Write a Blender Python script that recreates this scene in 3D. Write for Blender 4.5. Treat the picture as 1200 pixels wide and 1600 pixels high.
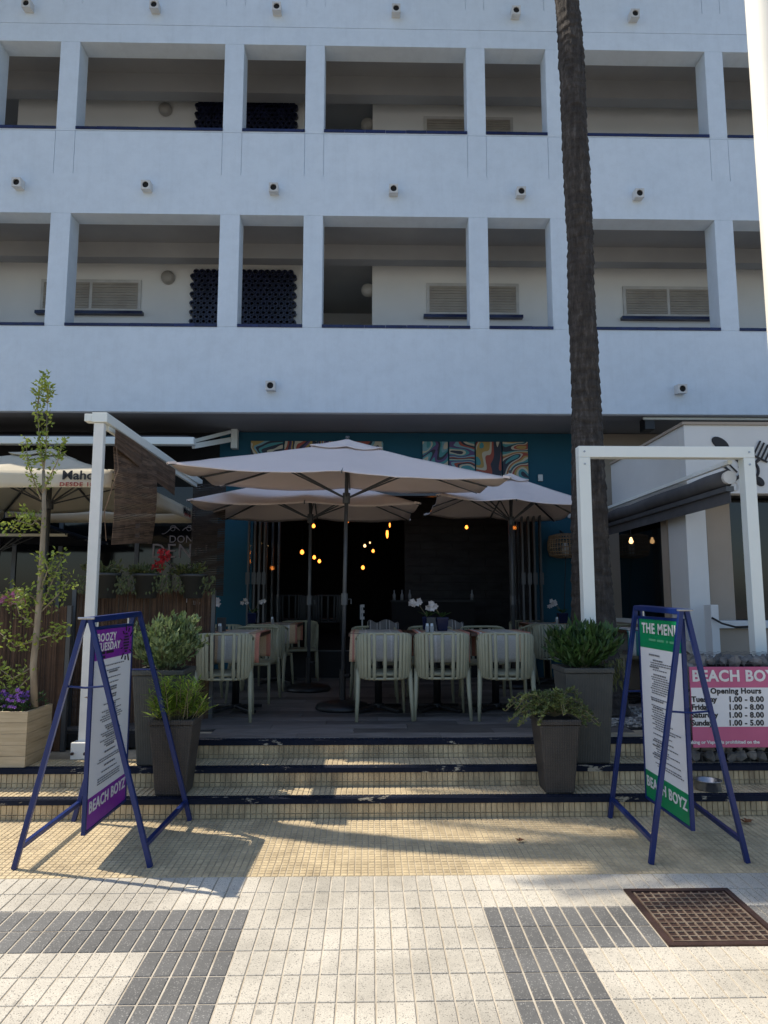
import bpy, bmesh, math, random
from mathutils import Vector, Matrix, noise
random.seed(7)
for o in list(bpy.data.objects): bpy.data.objects.remove(o)
S = bpy.context.scene
COL = S.collection
rad = math.radians
# ------------------------------------------------------------------ camera
FPX, PITCH, YAW = 1110.0, rad(6.93), rad(1.19)
CAM = Vector((0, 0, 1.555))
cd = bpy.data.cameras.new('camera'); cam = bpy.data.objects.new('camera', cd); COL.objects.link(cam)
cam.location = CAM; cam.rotation_euler = (rad(90)+PITCH, 0, -YAW)
cd.sensor_fit = 'VERTICAL'; cd.sensor_height = 36.0; cd.lens = FPX/1600*36; cd.clip_start = .05; cd.clip_end = 600
S.camera = cam
# ------------------------------------------------------------------ sky, sun, exposure
SUN = Vector((-.665, .245, 1.0)).normalized()          # towards the sun
w = bpy.data.worlds.new('World'); S.world = w; w.use_nodes = True
nt = w.node_tree; bg = nt.nodes['Background']
sky = nt.nodes.new('ShaderNodeTexSky'); sky.sky_type = 'NISHITA'; sky.sun_disc = False
sky.sun_elevation = math.asin(SUN.z); sky.sun_rotation = math.atan2(SUN.x, SUN.y) % (2*math.pi)
sky.air_density = 1.0; sky.dust_density = 1.2; sky.ozone_density = 3.0
nt.links.new(sky.outputs[0], bg.inputs[0]); bg.inputs[1].default_value = .15
sd = bpy.data.lights.new('sun', 'SUN'); so = bpy.data.objects.new('sun', sd); COL.objects.link(so)
sd.energy = 4.3; sd.angle = rad(.4); sd.color = (1, .90, .75)
so.rotation_euler = (-SUN).to_track_quat('-Z', 'Y').to_euler(); so.location = SUN*30
S.view_settings.view_transform = 'Standard'; S.view_settings.look = 'None'
S.view_settings.exposure = .36; S.view_settings.gamma = 1
S.render.engine = 'CYCLES'
S.cycles.max_bounces = 7; S.cycles.diffuse_bounces = 4; S.cycles.transparent_max_bounces = 8
S.cycles.sample_clamp_indirect = 6; S.cycles.caustics_reflective = False; S.cycles.caustics_refractive = False

# ------------------------------------------------------------------ helpers
_R = Vector((math.cos(YAW), -math.sin(YAW), 0))
_F = Vector((math.sin(YAW)*math.cos(PITCH), math.cos(YAW)*math.cos(PITCH), math.sin(PITCH)))
_U = _R.cross(_F)
def U(px, py, Y):                       # a point of the photograph at the distance Y in metres
    r = _F + _R*((px-600)/FPX) + _U*((800-py)/FPX)
    return CAM + r*(Y/r.y)
def UX(px, Y, py=900): return U(px, py, Y).x
def UZ(py, Y, px=600): return U(px, py, Y).z
SLOPE, STEPY = .035, 5.30
def gz(y): return SLOPE*(y-STEPY)
def G(px, py):                          # a point on the sloping sidewalk
    r = _F + _R*((px-600)/FPX) + _U*((800-py)/FPX)
    t = (-CAM.z - SLOPE*STEPY)/(r.z-SLOPE*r.y); return CAM + r*t
def rnd(a, b): return random.uniform(a, b)

class M:
    def __init__(s): s.v = []; s.f = []
    def add(s, vs, fs):
        n = len(s.v); s.v += [Vector(v) for v in vs]; s.f += [tuple(i+n for i in f) for f in fs]; return s
    def box(s, x0, x1, y0, y1, z0, z1):
        return s.add([(x0,y0,z0),(x1,y0,z0),(x1,y1,z0),(x0,y1,z0),(x0,y0,z1),(x1,y0,z1),(x1,y1,z1),(x0,y1,z1)],
                     [(0,3,2,1),(4,5,6,7),(0,1,5,4),(1,2,6,5),(2,3,7,6),(3,0,4,7)])
    def hexa(s, b, t):                  # four bottom corners, four top corners (counter-clockwise)
        return s.add(list(b)+list(t), [(0,3,2,1),(4,5,6,7),(0,1,5,4),(1,2,6,5),(2,3,7,6),(3,0,4,7)])
    def bar(s, a, b, wd, ht, up=(0,0,1)):
        a = Vector(a); b = Vector(b); d = (b-a).normalized(); u = Vector(up)
        if abs(d.dot(u)) > .98: u = Vector((0,1,0))
        sx = d.cross(u).normalized()*wd/2; uz = sx.cross(d).normalized()*ht/2
        return s.hexa([a-sx-uz, a+sx-uz, b+sx-uz, b-sx-uz], [a-sx+uz, a+sx+uz, b+sx+uz, b-sx+uz])
    def tube(s, pts, r, n=8, cap=True, sq=1.0):
        pts = [Vector(p) for p in pts]; k = len(pts); rs = r if isinstance(r, (list, tuple)) else [r]*k
        base = len(s.v); ref = None
        for i, p in enumerate(pts):
            d = (pts[min(i+1, k-1)]-pts[max(i-1, 0)]).normalized()
            if ref is None:
                ref = Vector((0,0,1)) if abs(d.z) < .9 else Vector((1,0,0))
            x = d.cross(ref).normalized(); y = x.cross(d).normalized(); ref = y
            for j in range(n):
                a = 2*math.pi*j/n; s.v.append(p + x*math.cos(a)*rs[i] + y*math.sin(a)*rs[i]*sq)
        for i in range(k-1):
            for j in range(n):
                a = base+i*n+j; b = base+i*n+(j+1) % n; s.f.append((a, b, b+n, a+n))
        if cap:
            s.f.append(tuple(base+j for j in range(n))[::-1]); s.f.append(tuple(base+(k-1)*n+j for j in range(n)))
        return s
    def lathe(s, prof, n=20, c=(0,0,0)):
        base = len(s.v); k = len(prof)
        for r, z in prof:
            for j in range(n):
                a = 2*math.pi*j/n; s.v.append(Vector((c[0]+r*math.cos(a), c[1]+r*math.sin(a), c[2]+z)))
        for i in range(k-1):
            for j in range(n):
                a = base+i*n+j; b = base+i*n+(j+1) % n; s.f.append((a, b, b+n, a+n))
        return s
    def blob(s, c, r, seed=0, sub=1, amt=.2):
        bm = bmesh.new(); bmesh.ops.create_icosphere(bm, subdivisions=sub, radius=1); n = len(s.v)
        for v in bm.verts:
            k = 1+amt*noise.noise(v.co*1.7+Vector((seed*3.1, seed*1.7, 0)))*2
            s.v.append(Vector((c[0]+v.co.x*r[0]*k, c[1]+v.co.y*r[1]*k, c[2]+v.co.z*r[2]*k)))
        for f in bm.faces: s.f.append(tuple(v.index+n for v in f.verts))
        bm.free(); return s
    def leaf(s, b, d, side, L, W, fold=.25):
        d = d.normalized(); sd = side - d*side.dot(d)
        if sd.length < 1e-4: sd = d.orthogonal()
        sd.normalize(); nrm = d.cross(sd)
        return s.add([b, b+d*L*.45+sd*W*.5+nrm*W*fold, b+d*L, b+d*L*.45-sd*W*.5+nrm*W*fold], [(0,1,2),(0,2,3)])
    def grid(s, fn, nu, nv):
        b = len(s.v)
        for i in range(nu+1):
            for j in range(nv+1): s.v.append(Vector(fn(i/nu, j/nv)))
        for i in range(nu):
            for j in range(nv):
                a = b+i*(nv+1)+j; s.f.append((a, a+nv+1, a+nv+2, a+1))
        return s
    def mesh(s, name, off=None):
        me = bpy.data.meshes.new(name)
        vs = [v-off for v in s.v] if off is not None else s.v
        me.from_pydata([tuple(v) for v in vs], [], s.f); me.update(); return me

def wloc(o):
    p = Vector((0,0,0))
    while o is not None: p = p+o.location; o = o.parent
    return p
def link(name, me, mat, parent=None, loc=None, smooth=False, bevel=0, stuff=False):
    o = bpy.data.objects.new(name, me); COL.objects.link(o)
    if mat is not None and not me.materials: me.materials.append(mat)
    if parent is not None: o.parent = parent
    if loc is not None: o.location = loc
    if smooth:
        me.polygons.foreach_set('use_smooth', [True]*len(me.polygons))
    if bevel:
        b = o.modifiers.new('bevel', 'BEVEL'); b.width = bevel; b.segments = 2; b.limit_method = 'ANGLE'; b.angle_limit = rad(40)
    if stuff: o['kind'] = 'stuff'
    return o
def part(name, m, mat, parent, smooth=False, bevel=0, stuff=False, label=None):   # verts given in world space
    o = link(name, m.mesh(name, wloc(parent)), mat, parent, None, smooth, bevel, stuff)
    if label: o['label'] = label
    return o
def smooth_by_angle(o, a=40):
    me = o.data; me.polygons.foreach_set('use_smooth', [True]*len(me.polygons))
    bm = bmesh.new(); bm.from_mesh(me)
    for e in bm.edges:
        if len(e.link_faces) == 2 and e.calc_face_angle(0) > rad(a): e.smooth = False
    bm.to_mesh(me); bm.free(); return o
def thing(name, loc, label, cat, group=None):
    o = bpy.data.objects.new(name, None); COL.objects.link(o); o.location = loc; o.empty_display_size = .1
    return tag(o, label, cat, group)
def tag(o, label, cat, group=None):
    o['label'] = label; o['category'] = cat
    if group: o['group'] = group
    return o
def struct(name, m, mat, bevel=0, smooth=False):
    o = link(name, m.mesh(name), mat, None, None, smooth, bevel); o['kind'] = 'structure'; return o
def copy_tree(o, parent=None, label=None, group=None):
    c = o.copy(); COL.objects.link(c); c.parent = parent
    if parent is None:
        if label: c['label'] = label
        if group: c['group'] = group
    for ch in o.children: copy_tree(ch, c)
    return c
def place(o, x, y, z, rz=0): o.location = (x, y, z); o.rotation_euler = (0, 0, rz); return o
def text(name, s, size, mat, parent, mtx, bold=0.0, ext=.001, sx=1.0, align='CENTER', spacing=1.0):
    cu = bpy.data.curves.new(name, 'FONT'); cu.body = s; cu.size = size; cu.extrude = ext; cu.offset = bold
    cu.align_x = align; cu.align_y = 'CENTER'; cu.resolution_u = 3; cu.space_character = spacing
    t = bpy.data.objects.new('tmp', cu); COL.objects.link(t)
    dg = bpy.context.evaluated_depsgraph_get(); dg.update()
    me = bpy.data.meshes.new_from_object(t.evaluated_get(dg)); bpy.data.objects.remove(t)
    me.name = name; T = Matrix.Translation(-wloc(parent)) @ mtx @ Matrix.Diagonal((sx, 1, 1, 1))
    me.transform(T); me.materials.clear()
    return link(name, me, mat, parent)
def frame_mtx(o, x, y):
    x = Vector(x).normalized(); y = Vector(y).normalized(); z = x.cross(y); o = Vector(o)
    return Matrix(((x.x,y.x,z.x,o.x),(x.y,y.y,z.y,o.y),(x.z,y.z,z.z,o.z),(0,0,0,1)))

# ------------------------------------------------------------------ materials
def _n(t, k, **kw):
    n = t.nodes.new(k)
    for a, b in kw.items(): setattr(n, a, b)
    return n
def mix(t, fac, a, b, mode='MIX'):
    m = _n(t, 'ShaderNodeMix', data_type='RGBA', blend_type=mode)
    for s, v in ((0, fac), (6, a), (7, b)):
        if isinstance(v, bpy.types.NodeSocket): t.links.new(v, m.inputs[s])
        elif s == 0: m.inputs[0].default_value = v
        else: m.inputs[s].default_value = (*v, 1) if len(v) == 3 else v
    return m.outputs[2]
def ramp(t, fac, stops, interp='LINEAR'):
    r = _n(t, 'ShaderNodeValToRGB'); e = r.color_ramp.elements; r.color_ramp.interpolation = interp
    while len(e) < len(stops): e.new(.5)
    for el, (p, c) in zip(e, stops):
        el.position = p; el.color = (*c, 1) if not isinstance(c, (int, float)) else (c, c, c, 1)
    t.links.new(fac, r.inputs[0]); return r.outputs[0]
def pos(t, scale=(1,1,1)):
    g = _n(t, 'ShaderNodeNewGeometry'); mp = _n(t, 'ShaderNodeMapping'); mp.inputs['Scale'].default_value = scale
    t.links.new(g.outputs['Position'], mp.inputs[0]); return mp.outputs[0]
def noisef(t, vec, scale, detail=4, rough=.55):
    n = _n(t, 'ShaderNodeTexNoise'); n.inputs['Scale'].default_value = scale; n.inputs['Detail'].default_value = detail
    n.inputs['Roughness'].default_value = rough; t.links.new(vec, n.inputs['Vector']); return n.outputs[0]
def base(name, rough=.6, metal=0, spec=.5):
    m = bpy.data.materials.new(name); m.use_nodes = True; t = m.node_tree; b = t.nodes['Principled BSDF']
    b.inputs['Roughness'].default_value = rough; b.inputs['Metallic'].default_value = metal
    b.inputs['Specular IOR Level'].default_value = spec
    return m, t, b
def bumpn(t, b, h, strength, dist=.01):
    n = _n(t, 'ShaderNodeBump'); n.inputs['Strength'].default_value = strength; n.inputs['Distance'].default_value = dist
    t.links.new(h, n.inputs['Height']); t.links.new(n.outputs[0], b.inputs['Normal'])
def valvar(t, col, amt, src='obj'):
    if src == 'obj': v = _n(t, 'ShaderNodeObjectInfo').outputs['Random']
    else: v = _n(t, 'ShaderNodeNewGeometry').outputs['Random Per Island']
    mr = _n(t, 'ShaderNodeMapRange'); mr.inputs[3].default_value = 1-amt; mr.inputs[4].default_value = 1+amt
    t.links.new(v, mr.inputs[0]); h = _n(t, 'ShaderNodeHueSaturation'); t.links.new(mr.outputs[0], h.inputs['Value'])
    t.links.new(col, h.inputs['Color']); return h.outputs[0]
def mat(name, c, rough=.6, metal=0, c2=None, vs=4, vscale=(1,1,1), bump=0, bs=60, bscale=None, ov=0, iv=0, spec=.5, lo=.35, hi=.65, emit=0, transl=0):
    m, t, b = base(name, rough, metal, spec)
    p = pos(t, vscale)
    col = ramp(t, noisef(t, p, vs), [(lo, c), (hi, c2 or tuple(x*.82 for x in c))])
    if ov: col = valvar(t, col, ov)
    if iv: col = valvar(t, col, iv, 'isl')
    t.links.new(col, b.inputs['Base Color'])
    if bump: bumpn(t, b, noisef(t, pos(t, bscale or vscale), bs, 6), bump)
    if emit: t.links.new(col, b.inputs['Emission Color']); b.inputs['Emission Strength'].default_value = emit
    if transl:
        tr = _n(t, 'ShaderNodeBsdfTranslucent'); t.links.new(col, tr.inputs[0]); mx = _n(t, 'ShaderNodeMixShader'); mx.inputs[0].default_value = transl
        t.links.new(b.outputs[0], mx.inputs[1]); t.links.new(tr.outputs[0], mx.inputs[2]); t.links.new(mx.outputs[0], t.nodes['Material Output'].inputs[0])
    return m
def terrazzo(name, c, speck, c2, sp=.035):
    m, t, b = base(name, .65)
    p = pos(t)
    col = ramp(t, noisef(t, p, 3.0, 6), [(.3, c), (.7, c2)])
    v = _n(t, 'ShaderNodeTexVoronoi'); v.inputs['Scale'].default_value = 95; t.links.new(p, v.inputs['Vector'])
    fac = ramp(t, v.outputs['Distance'], [(.22, 1), (.34, 0)])
    n2 = ramp(t, noisef(t, p, 40, 2), [(.42, 0), (.52, 1)])
    mm = _n(t, 'ShaderNodeMath', operation='MULTIPLY'); t.links.new(fac, mm.inputs[0]); t.links.new(n2, mm.inputs[1])
    mm2 = _n(t, 'ShaderNodeMath', operation='MULTIPLY'); t.links.new(mm.outputs[0], mm2.inputs[0]); mm2.inputs[1].default_value = .8
    col = mix(t, mm2.outputs[0], col, speck)
    fine = ramp(t, noisef(t, p, 260, 3), [(.35, .74), (.65, 1.12)])
    col = mix(t, 1.0, col, fine, 'MULTIPLY')
    st = ramp(t, noisef(t, p, 1.3, 7, .65), [(.36, .72), (.55, 1.0)])
    col = mix(t, 1.0, col, st, 'MULTIPLY')
    sp2 = _n(t, 'ShaderNodeTexVoronoi'); sp2.inputs['Scale'].default_value = 3.1; t.links.new(p, sp2.inputs['Vector'])
    sf = ramp(t, sp2.outputs['Distance'], [(.045, .7), (.065, 0)])
    col = mix(t, sf, col, tuple(x*.45 for x in c))
    col = valvar(t, col, .085)
    t.links.new(col, b.inputs['Base Color']); bumpn(t, b, noisef(t, p, 180, 3), .25, .003)
    return m
MT = {}
def plasterm():
    m, t, b = base('plaster_white', .9); col = ramp(t, noisef(t, pos(t), .8, 5), [(.35, (.69,.765,.83)), (.65, (.65,.73,.80))])
    col = mix(t, 1, col, ramp(t, noisef(t, pos(t, (5, 1, .35)), 1.6, 8, .7), [(.28, .95), (.50, 1.0)]), 'MULTIPLY')
    col = mix(t, 1, col, ramp(t, noisef(t, pos(t), 6, 6, .7), [(.32, .95), (.6, 1.02)]), 'MULTIPLY')
    t.links.new(col, b.inputs['Base Color']); bumpn(t, b, noisef(t, pos(t), 60, 6), .12, .01); return m
MT['plaster'] = plasterm()
MT['plaster_in'] = mat('plaster_gallery', (.86,.87,.85), .9, c2=(.82,.83,.81), vs=1.5, bump=.05)
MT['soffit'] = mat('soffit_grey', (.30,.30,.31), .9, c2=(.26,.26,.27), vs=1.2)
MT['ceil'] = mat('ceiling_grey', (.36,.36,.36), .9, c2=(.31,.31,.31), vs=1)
MT['joint'] = mat('joint_dark', (.45,.45,.45), .9)
MT['bluetile'] = mat('blue_glazed_tile', (.012,.018,.075), .25, c2=(.008,.01,.05), vs=9, ov=.25)
MT['lattice'] = mat('lattice_navy', (.010,.013,.035), .35, c2=(.016,.02,.05), vs=9, ov=.3)
MT['black'] = mat('black_matte', (.008,.008,.009), .8)
MT['white_tile'] = terrazzo('white_terrazzo', (.63,.585,.49), (.14,.13,.115), (.54,.50,.415))
MT['dark_tile'] = terrazzo('dark_terrazzo', (.135,.135,.13), (.38,.37,.34), (.17,.17,.165))
MT['grout'] = mat('grout', (.56,.51,.42), .95, c2=(.40,.35,.27), vs=6, bump=.2, bs=120)
MT['ygrout'] = mat('yellow_grout', (.50,.43,.31), .95, c2=(.34,.28,.19), vs=5, bump=.2, bs=120)
def yellow(name, dirt):
    m, t, b = base(name, .8); p = pos(t)
    col = ramp(t, noisef(t, p, 2.2, 6), [(.3, (.62,.50,.305)), (.7, (.53,.42,.25))])
    col = valvar(t, col, .07, 'isl'); col = valvar(t, col, .06)
    d = ramp(t, noisef(t, pos(t, (1, 1, .35)), 7, 7, .7), [(.40, 0), (.66, dirt)])
    col = mix(t, d, col, (.16,.115,.07))
    t.links.new(col, b.inputs['Base Color']); bumpn(t, b, noisef(t, p, 120, 4), .3, .004); return m
MT['yellow'] = yellow('yellow_tile', .45); MT['yellow_riser'] = yellow('yellow_riser_tile', .7)
def chipped(name, c, under, thr, rough=.5, spec=.5):
    m, t, b = base(name, rough, 0, spec); p = pos(t, (.35, 1, 1))
    f = ramp(t, noisef(t, p, 9, 8, .7), [(thr, 0), (thr+.03, 1)])
    col = mix(t, f, ramp(t, noisef(t, pos(t), 5), [(.3, c), (.7, tuple(x*(1.6 if x < .3 else .9)+.002 for x in c))]), under)
    t.links.new(col, b.inputs['Base Color']); bumpn(t, b, noisef(t, pos(t), 90, 4), .3, .004); return m
MT['nosing'] = chipped('nosing_paint', (.006,.009,.020), (.42,.38,.30), .615, .8, .2)
MT['bluepaint'] = mat('sign_blue_paint', (.002,.018,.125), .4, c2=(.002,.014,.10), vs=8, bump=.05, bs=200)
MT['whitepaint'] = chipped('post_white_paint', (.82,.81,.76), (.22,.13,.07), .645)
MT['alu'] = mat('white_aluminium', (.82,.85,.80), .45, c2=(.78,.81,.76), vs=2)
MT['cream_pole'] = mat('cream_pole', (.72,.69,.60), .5, c2=(.66,.63,.54), vs=2)
def plankmat():
    m, t, b = base('wood_look_plank', .55); p = pos(t, (1.2, 14, 1))
    col = ramp(t, noisef(t, p, 4, 8, .6), [(.25, (.075,.066,.060)), (.5, (.15,.135,.125)), (.75, (.24,.22,.20))])
    col = valvar(t, col, .45); t.links.new(col, b.inputs['Base Color']); bumpn(t, b, noisef(t, p, 10, 5), .2, .003); return m
MT['plank'] = plankmat()
MT['sage'] = mat('sage_plastic', (.375,.365,.25), .5, c2=(.33,.32,.215), vs=7)
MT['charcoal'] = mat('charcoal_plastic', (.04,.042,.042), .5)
MT['tablewood'] = mat('dark_table_wood', (.085,.042,.022), .45, c2=(.05,.024,.013), vs=5, vscale=(1,8,1), ov=.15)
MT['blackmetal'] = mat('black_metal', (.012,.012,.013), .45)
MT['greymetal'] = mat('grey_metal', (.10,.105,.11), .4, .3)
MT['steel'] = mat('brushed_steel', (.45,.46,.47), .3, .9, vs=30)
MT['canopy'] = mat('mauve_canvas', (.88,.76,.70), .9, c2=(.85,.73,.67), vs=3, bump=.06, bs=300, transl=.15)
MT['cream_canvas'] = mat('cream_canvas', (.74,.68,.54), .9, c2=(.70,.64,.50), vs=3, bump=.06, bs=300, transl=.3)
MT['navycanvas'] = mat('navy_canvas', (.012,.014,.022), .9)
MT['teal'] = mat('teal_wall', (.004,.085,.135), .75, c2=(.004,.075,.12), vs=2, bump=.05)
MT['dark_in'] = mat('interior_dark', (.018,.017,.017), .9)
def slate():
    m, t, b = base('slate_cladding', .7); p = pos(t, (1,1,3))
    col = ramp(t, noisef(t, p, 3, 6), [(.3, (.022,.022,.023)), (.7, (.05,.05,.05))]); t.links.new(col, b.inputs['Base Color']); return m
MT['slate'] = slate()
MT['glassdark'] = mat('dark_glass', (.006,.007,.008), .06)
def glass():
    m, t, b = base('door_glass', .03); b.inputs['Base Color'].default_value = (.9,.95,.95,1)
    tr = _n(t, 'ShaderNodeBsdfTransparent'); gl = _n(t, 'ShaderNodeBsdfGlossy'); gl.inputs['Roughness'].default_value = .03
    mx = _n(t, 'ShaderNodeMixShader'); mx.inputs[0].default_value = .10
    t.links.new(tr.outputs[0], mx.inputs[1]); t.links.new(gl.outputs[0], mx.inputs[2]); t.links.new(mx.outputs[0], t.nodes['Material Output'].inputs[0]); return m
MT['glass'] = glass()
MT['beige'] = mat('beige_panel', (.37,.31,.25), .75, c2=(.34,.285,.225), vs=2)
MT['kioskwhite'] = mat('kiosk_white', (.68,.685,.67), .7, c2=(.62,.625,.61), vs=1.2)
MT['awning_dark'] = mat('awning_charcoal', (.085,.085,.09), .9, c2=(.065,.065,.07), vs=5)
MT['wicker_dark'] = None
def weave(name, c, c2, s=90):
    m, t, b = base(name, .65); p = pos(t)
    wv = _n(t, 'ShaderNodeTexWave', wave_type='BANDS', bands_direction='Z'); wv.inputs['Scale'].default_value = s*.32; wv.inputs['Distortion'].default_value = .6
    wx = _n(t, 'ShaderNodeTexWave', wave_type='BANDS', bands_direction='X'); wx.inputs['Scale'].default_value = s*.2; wx.inputs['Distortion'].default_value = .6
    t.links.new(p, wv.inputs[0]); t.links.new(p, wx.inputs[0])
    ml = _n(t, 'ShaderNodeMath', operation='MULTIPLY'); t.links.new(wv.outputs[1], ml.inputs[0]); t.links.new(wx.outputs[1], ml.inputs[1])
    ad = _n(t, 'ShaderNodeMath', operation='ADD'); t.links.new(ml.outputs[0], ad.inputs[0]); t.links.new(noisef(t, p, 12), ad.inputs[1])
    col = ramp(t, ad.outputs[0], [(.3, c2), (1.0, c)]); t.links.new(col, b.inputs['Base Color']); bumpn(t, b, ml.outputs[0], .6, .006); return m
MT['wicker_dark'] = weave('rattan_dark', (.075,.065,.055), (.035,.030,.026))
MT['planter_grey'] = weave('planter_greygreen', (.085,.085,.072), (.050,.050,.044), 120)
MT['rattan_light'] = weave('rattan_light', (.40,.29,.18), (.26,.18,.11), 120)
MT['soil'] = mat('soil', (.03,.022,.016), .95, bump=.6, bs=60)
MT['planterwood'] = mat('beige_planter_wood', (.50,.41,.27), .8, c2=(.40,.32,.20), vs=4, vscale=(1,1,14), ov=.06, bump=.15, bs=40)
MT['reed'] = mat('reed_brown', (.13,.075,.045), .85, c2=(.075,.043,.027), vs=6, iv=.4)
MT['bamboo'] = mat('bamboo_blind', (.17,.105,.065), .8, c2=(.11,.068,.042), vs=8, iv=.4)
def leafm(name, c, c2, tr=.3): return mat(name, c, .5, c2=c2, vs=9, iv=.45, transl=tr)
MT['leaf_var'] = leafm('leaf_variegated', (.24,.30,.14), (.12,.18,.06))
MT['leaf_lime'] = leafm('leaf_lime', (.30,.42,.06), (.20,.30,.04))
MT['leaf_dark'] = leafm('leaf_dark', (.055,.12,.03), (.035,.075,.02))
MT['leaf_trail'] = leafm('leaf_trailing', (.20,.24,.08), (.11,.15,.045))
MT['leaf_tree'] = leafm('leaf_young_tree', (.36,.42,.07), (.22,.29,.045))
MT['leaf_palm'] = leafm('leaf_palm', (.06,.10,.03), (.04,.07,.02))
MT['leaf_pot'] = leafm('leaf_pots', (.12,.14,.04), (.07,.08,.025))
MT['petal_white'] = mat('petal_white', (.72,.68,.66), .6, iv=.1, transl=.2)
MT['petal_pink'] = mat('petal_pink', (.62,.20,.34), .6, c2=(.75,.45,.25), vs=14, lo=.45, hi=.55, iv=.3, transl=.2)
MT['petal_purple'] = mat('petal_purple', (.25,.10,.42), .6, iv=.3, transl=.2)
MT['petal_red'] = mat('petal_red', (.50,.02,.03), .6, iv=.3, transl=.2)
MT['bark'] = mat('young_bark', (.36,.29,.20), .9, c2=(.24,.19,.13), vs=18, vscale=(1,1,.3), bump=.4, bs=40)
MT['twig'] = mat('twig', (.20,.17,.09), .9)
def palmbark():
    m, t, b = base('palm_bark', .95); p = pos(t, (1, 1, .22))
    a = noisef(t, p, 22, 8, .7); c = noisef(t, pos(t, (.5, .5, 4)), 4, 5)
    col = ramp(t, a, [(.3, (.028,.022,.018)), (.55, (.075,.062,.052)), (.78, (.21,.185,.16))])
    col = mix(t, .65, col, ramp(t, c, [(.35, (.5,.5,.5)), (.65, (1,1,1))]), 'MULTIPLY')
    t.links.new(col, b.inputs['Base Color'])
    ad = _n(t, 'ShaderNodeMath', operation='ADD'); t.links.new(a, ad.inputs[0]); t.links.new(c, ad.inputs[1]); bumpn(t, b, ad.outputs[0], .9, .035); return m
MT['palmbark'] = palmbark()
MT['stone'] = mat('gabion_stone', (.22,.215,.205), .9, c2=(.12,.12,.115), vs=9, ov=.35, bump=.4, bs=30)
MT['gravel'] = mat('gravel', (.36,.34,.30), .9, iv=.35)
MT['iron'] = mat('rusty_iron', (.085,.05,.042), .55, .5, c2=(.05,.03,.026), vs=9, bump=.25, bs=70)
MT['ironbar'] = mat('worn_iron', (.30,.24,.18), .5, .4, c2=(.16,.11,.08), vs=14)
MT['asphalt'] = mat('promenade_paving', (.24,.23,.21), .9, c2=(.20,.19,.17), vs=2)
MT['navyglass'] = mat('navy_pot', (.008,.012,.05), .25)
MT['clear'] = mat('shaker_glass', (.35,.36,.36), .15)
MT['shutter'] = mat('shutter_beige', (.44,.41,.36), .7, c2=(.36,.33,.29), vs=3)
MT['frame_white'] = mat('frame_white', (.66,.66,.64), .5)
MT['globe'] = mat('lamp_globe', (.42,.40,.36), .4)
MT['purple'] = mat('print_purple', (.22,.02,.33), .45); MT['green'] = mat('print_green', (.0,.25,.09), .45)
MT['pink'] = mat('print_pink', (.52,.11,.23), .5, c2=(.47,.09,.20), vs=3); MT['sheet'] = mat('print_white', (.74,.75,.76), .5, c2=(.70,.71,.73), vs=2)
MT['ink'] = mat('print_ink', (.015,.014,.016), .6); MT['inkgrey'] = mat('print_grey_text', (.16,.16,.17), .7)
MT['inkwhite'] = mat('print_white_text', (.76,.74,.73), .6); MT['inkred'] = mat('print_red_text', (.35,.05,.03), .6)
MT['gold'] = mat('window_lettering', (.30,.24,.21), .6)
MT['bulb'] = mat('lit_bulb', (1,.30,.045), .4, c2=(1,.26,.035), emit=3.2)
MT['bulbdim'] = mat('lit_bulb_pale', (1,.62,.28), .4, c2=(1,.58,.25), emit=2.2)
MT['leafdry'] = mat('dry_leaf', (.25,.10,.04), .8)
def stripes(name, stops, period, axis='X'):
    m, t, b = base(name, .95); tc = _n(t, 'ShaderNodeTexCoord'); sp = _n(t, 'ShaderNodeSeparateXYZ'); t.links.new(tc.outputs['Object'], sp.inputs[0])
    mu = _n(t, 'ShaderNodeMath', operation='MULTIPLY'); mu.inputs[1].default_value = 1/period; t.links.new(sp.outputs[axis], mu.inputs[0])
    sh = _n(t, 'ShaderNodeMath', operation='ADD'); sh.inputs[1].default_value = .5; t.links.new(mu.outputs[0], sh.inputs[0]); mu = sh
    fr = _n(t, 'ShaderNodeMath', operation='FRACT'); t.links.new(mu.outputs[0], fr.inputs[0])
    col = ramp(t, fr.outputs[0], stops, 'CONSTANT'); col = mix(t, 1, col, ramp(t, noisef(t, pos(t), 120, 2), [(.3, .8), (.7, 1.1)]), 'MULTIPLY')
    t.links.new(col, b.inputs['Base Color']); bumpn(t, b, noisef(t, pos(t), 350, 2), .3, .002); return m
GR = (.47,.44,.38); PE = (.56,.40,.25); CO = (.48,.20,.14); WH = (.62,.58,.52)
MT['cloth_coral'] = stripes('striped_cloth_coral', [(0, CO), (.10, WH), (.14, CO), (.20, PE), (.26, GR), (.36, WH), (.39, GR), (.60, GR), (.70, WH), (.74, PE), (.86, CO)], .60)
MT['cloth_orange'] = stripes('striped_cloth_orange', [(0, PE), (.10, CO), (.13, PE), (.2, GR), (.3, WH), (.33, GR), (.6, GR), (.72, WH), (.75, GR), (.88, CO), (.94, PE)], .60)
MT['cloth_teal'] = stripes('striped_cloth_turquoise', [(0, (.05,.19,.19)), (.1, WH), (.22, (.05,.19,.19)), (.3, WH), (.5, GR), (.6, WH), (.8, (.05,.19,.19)), (.9, WH)], .60)
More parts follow.
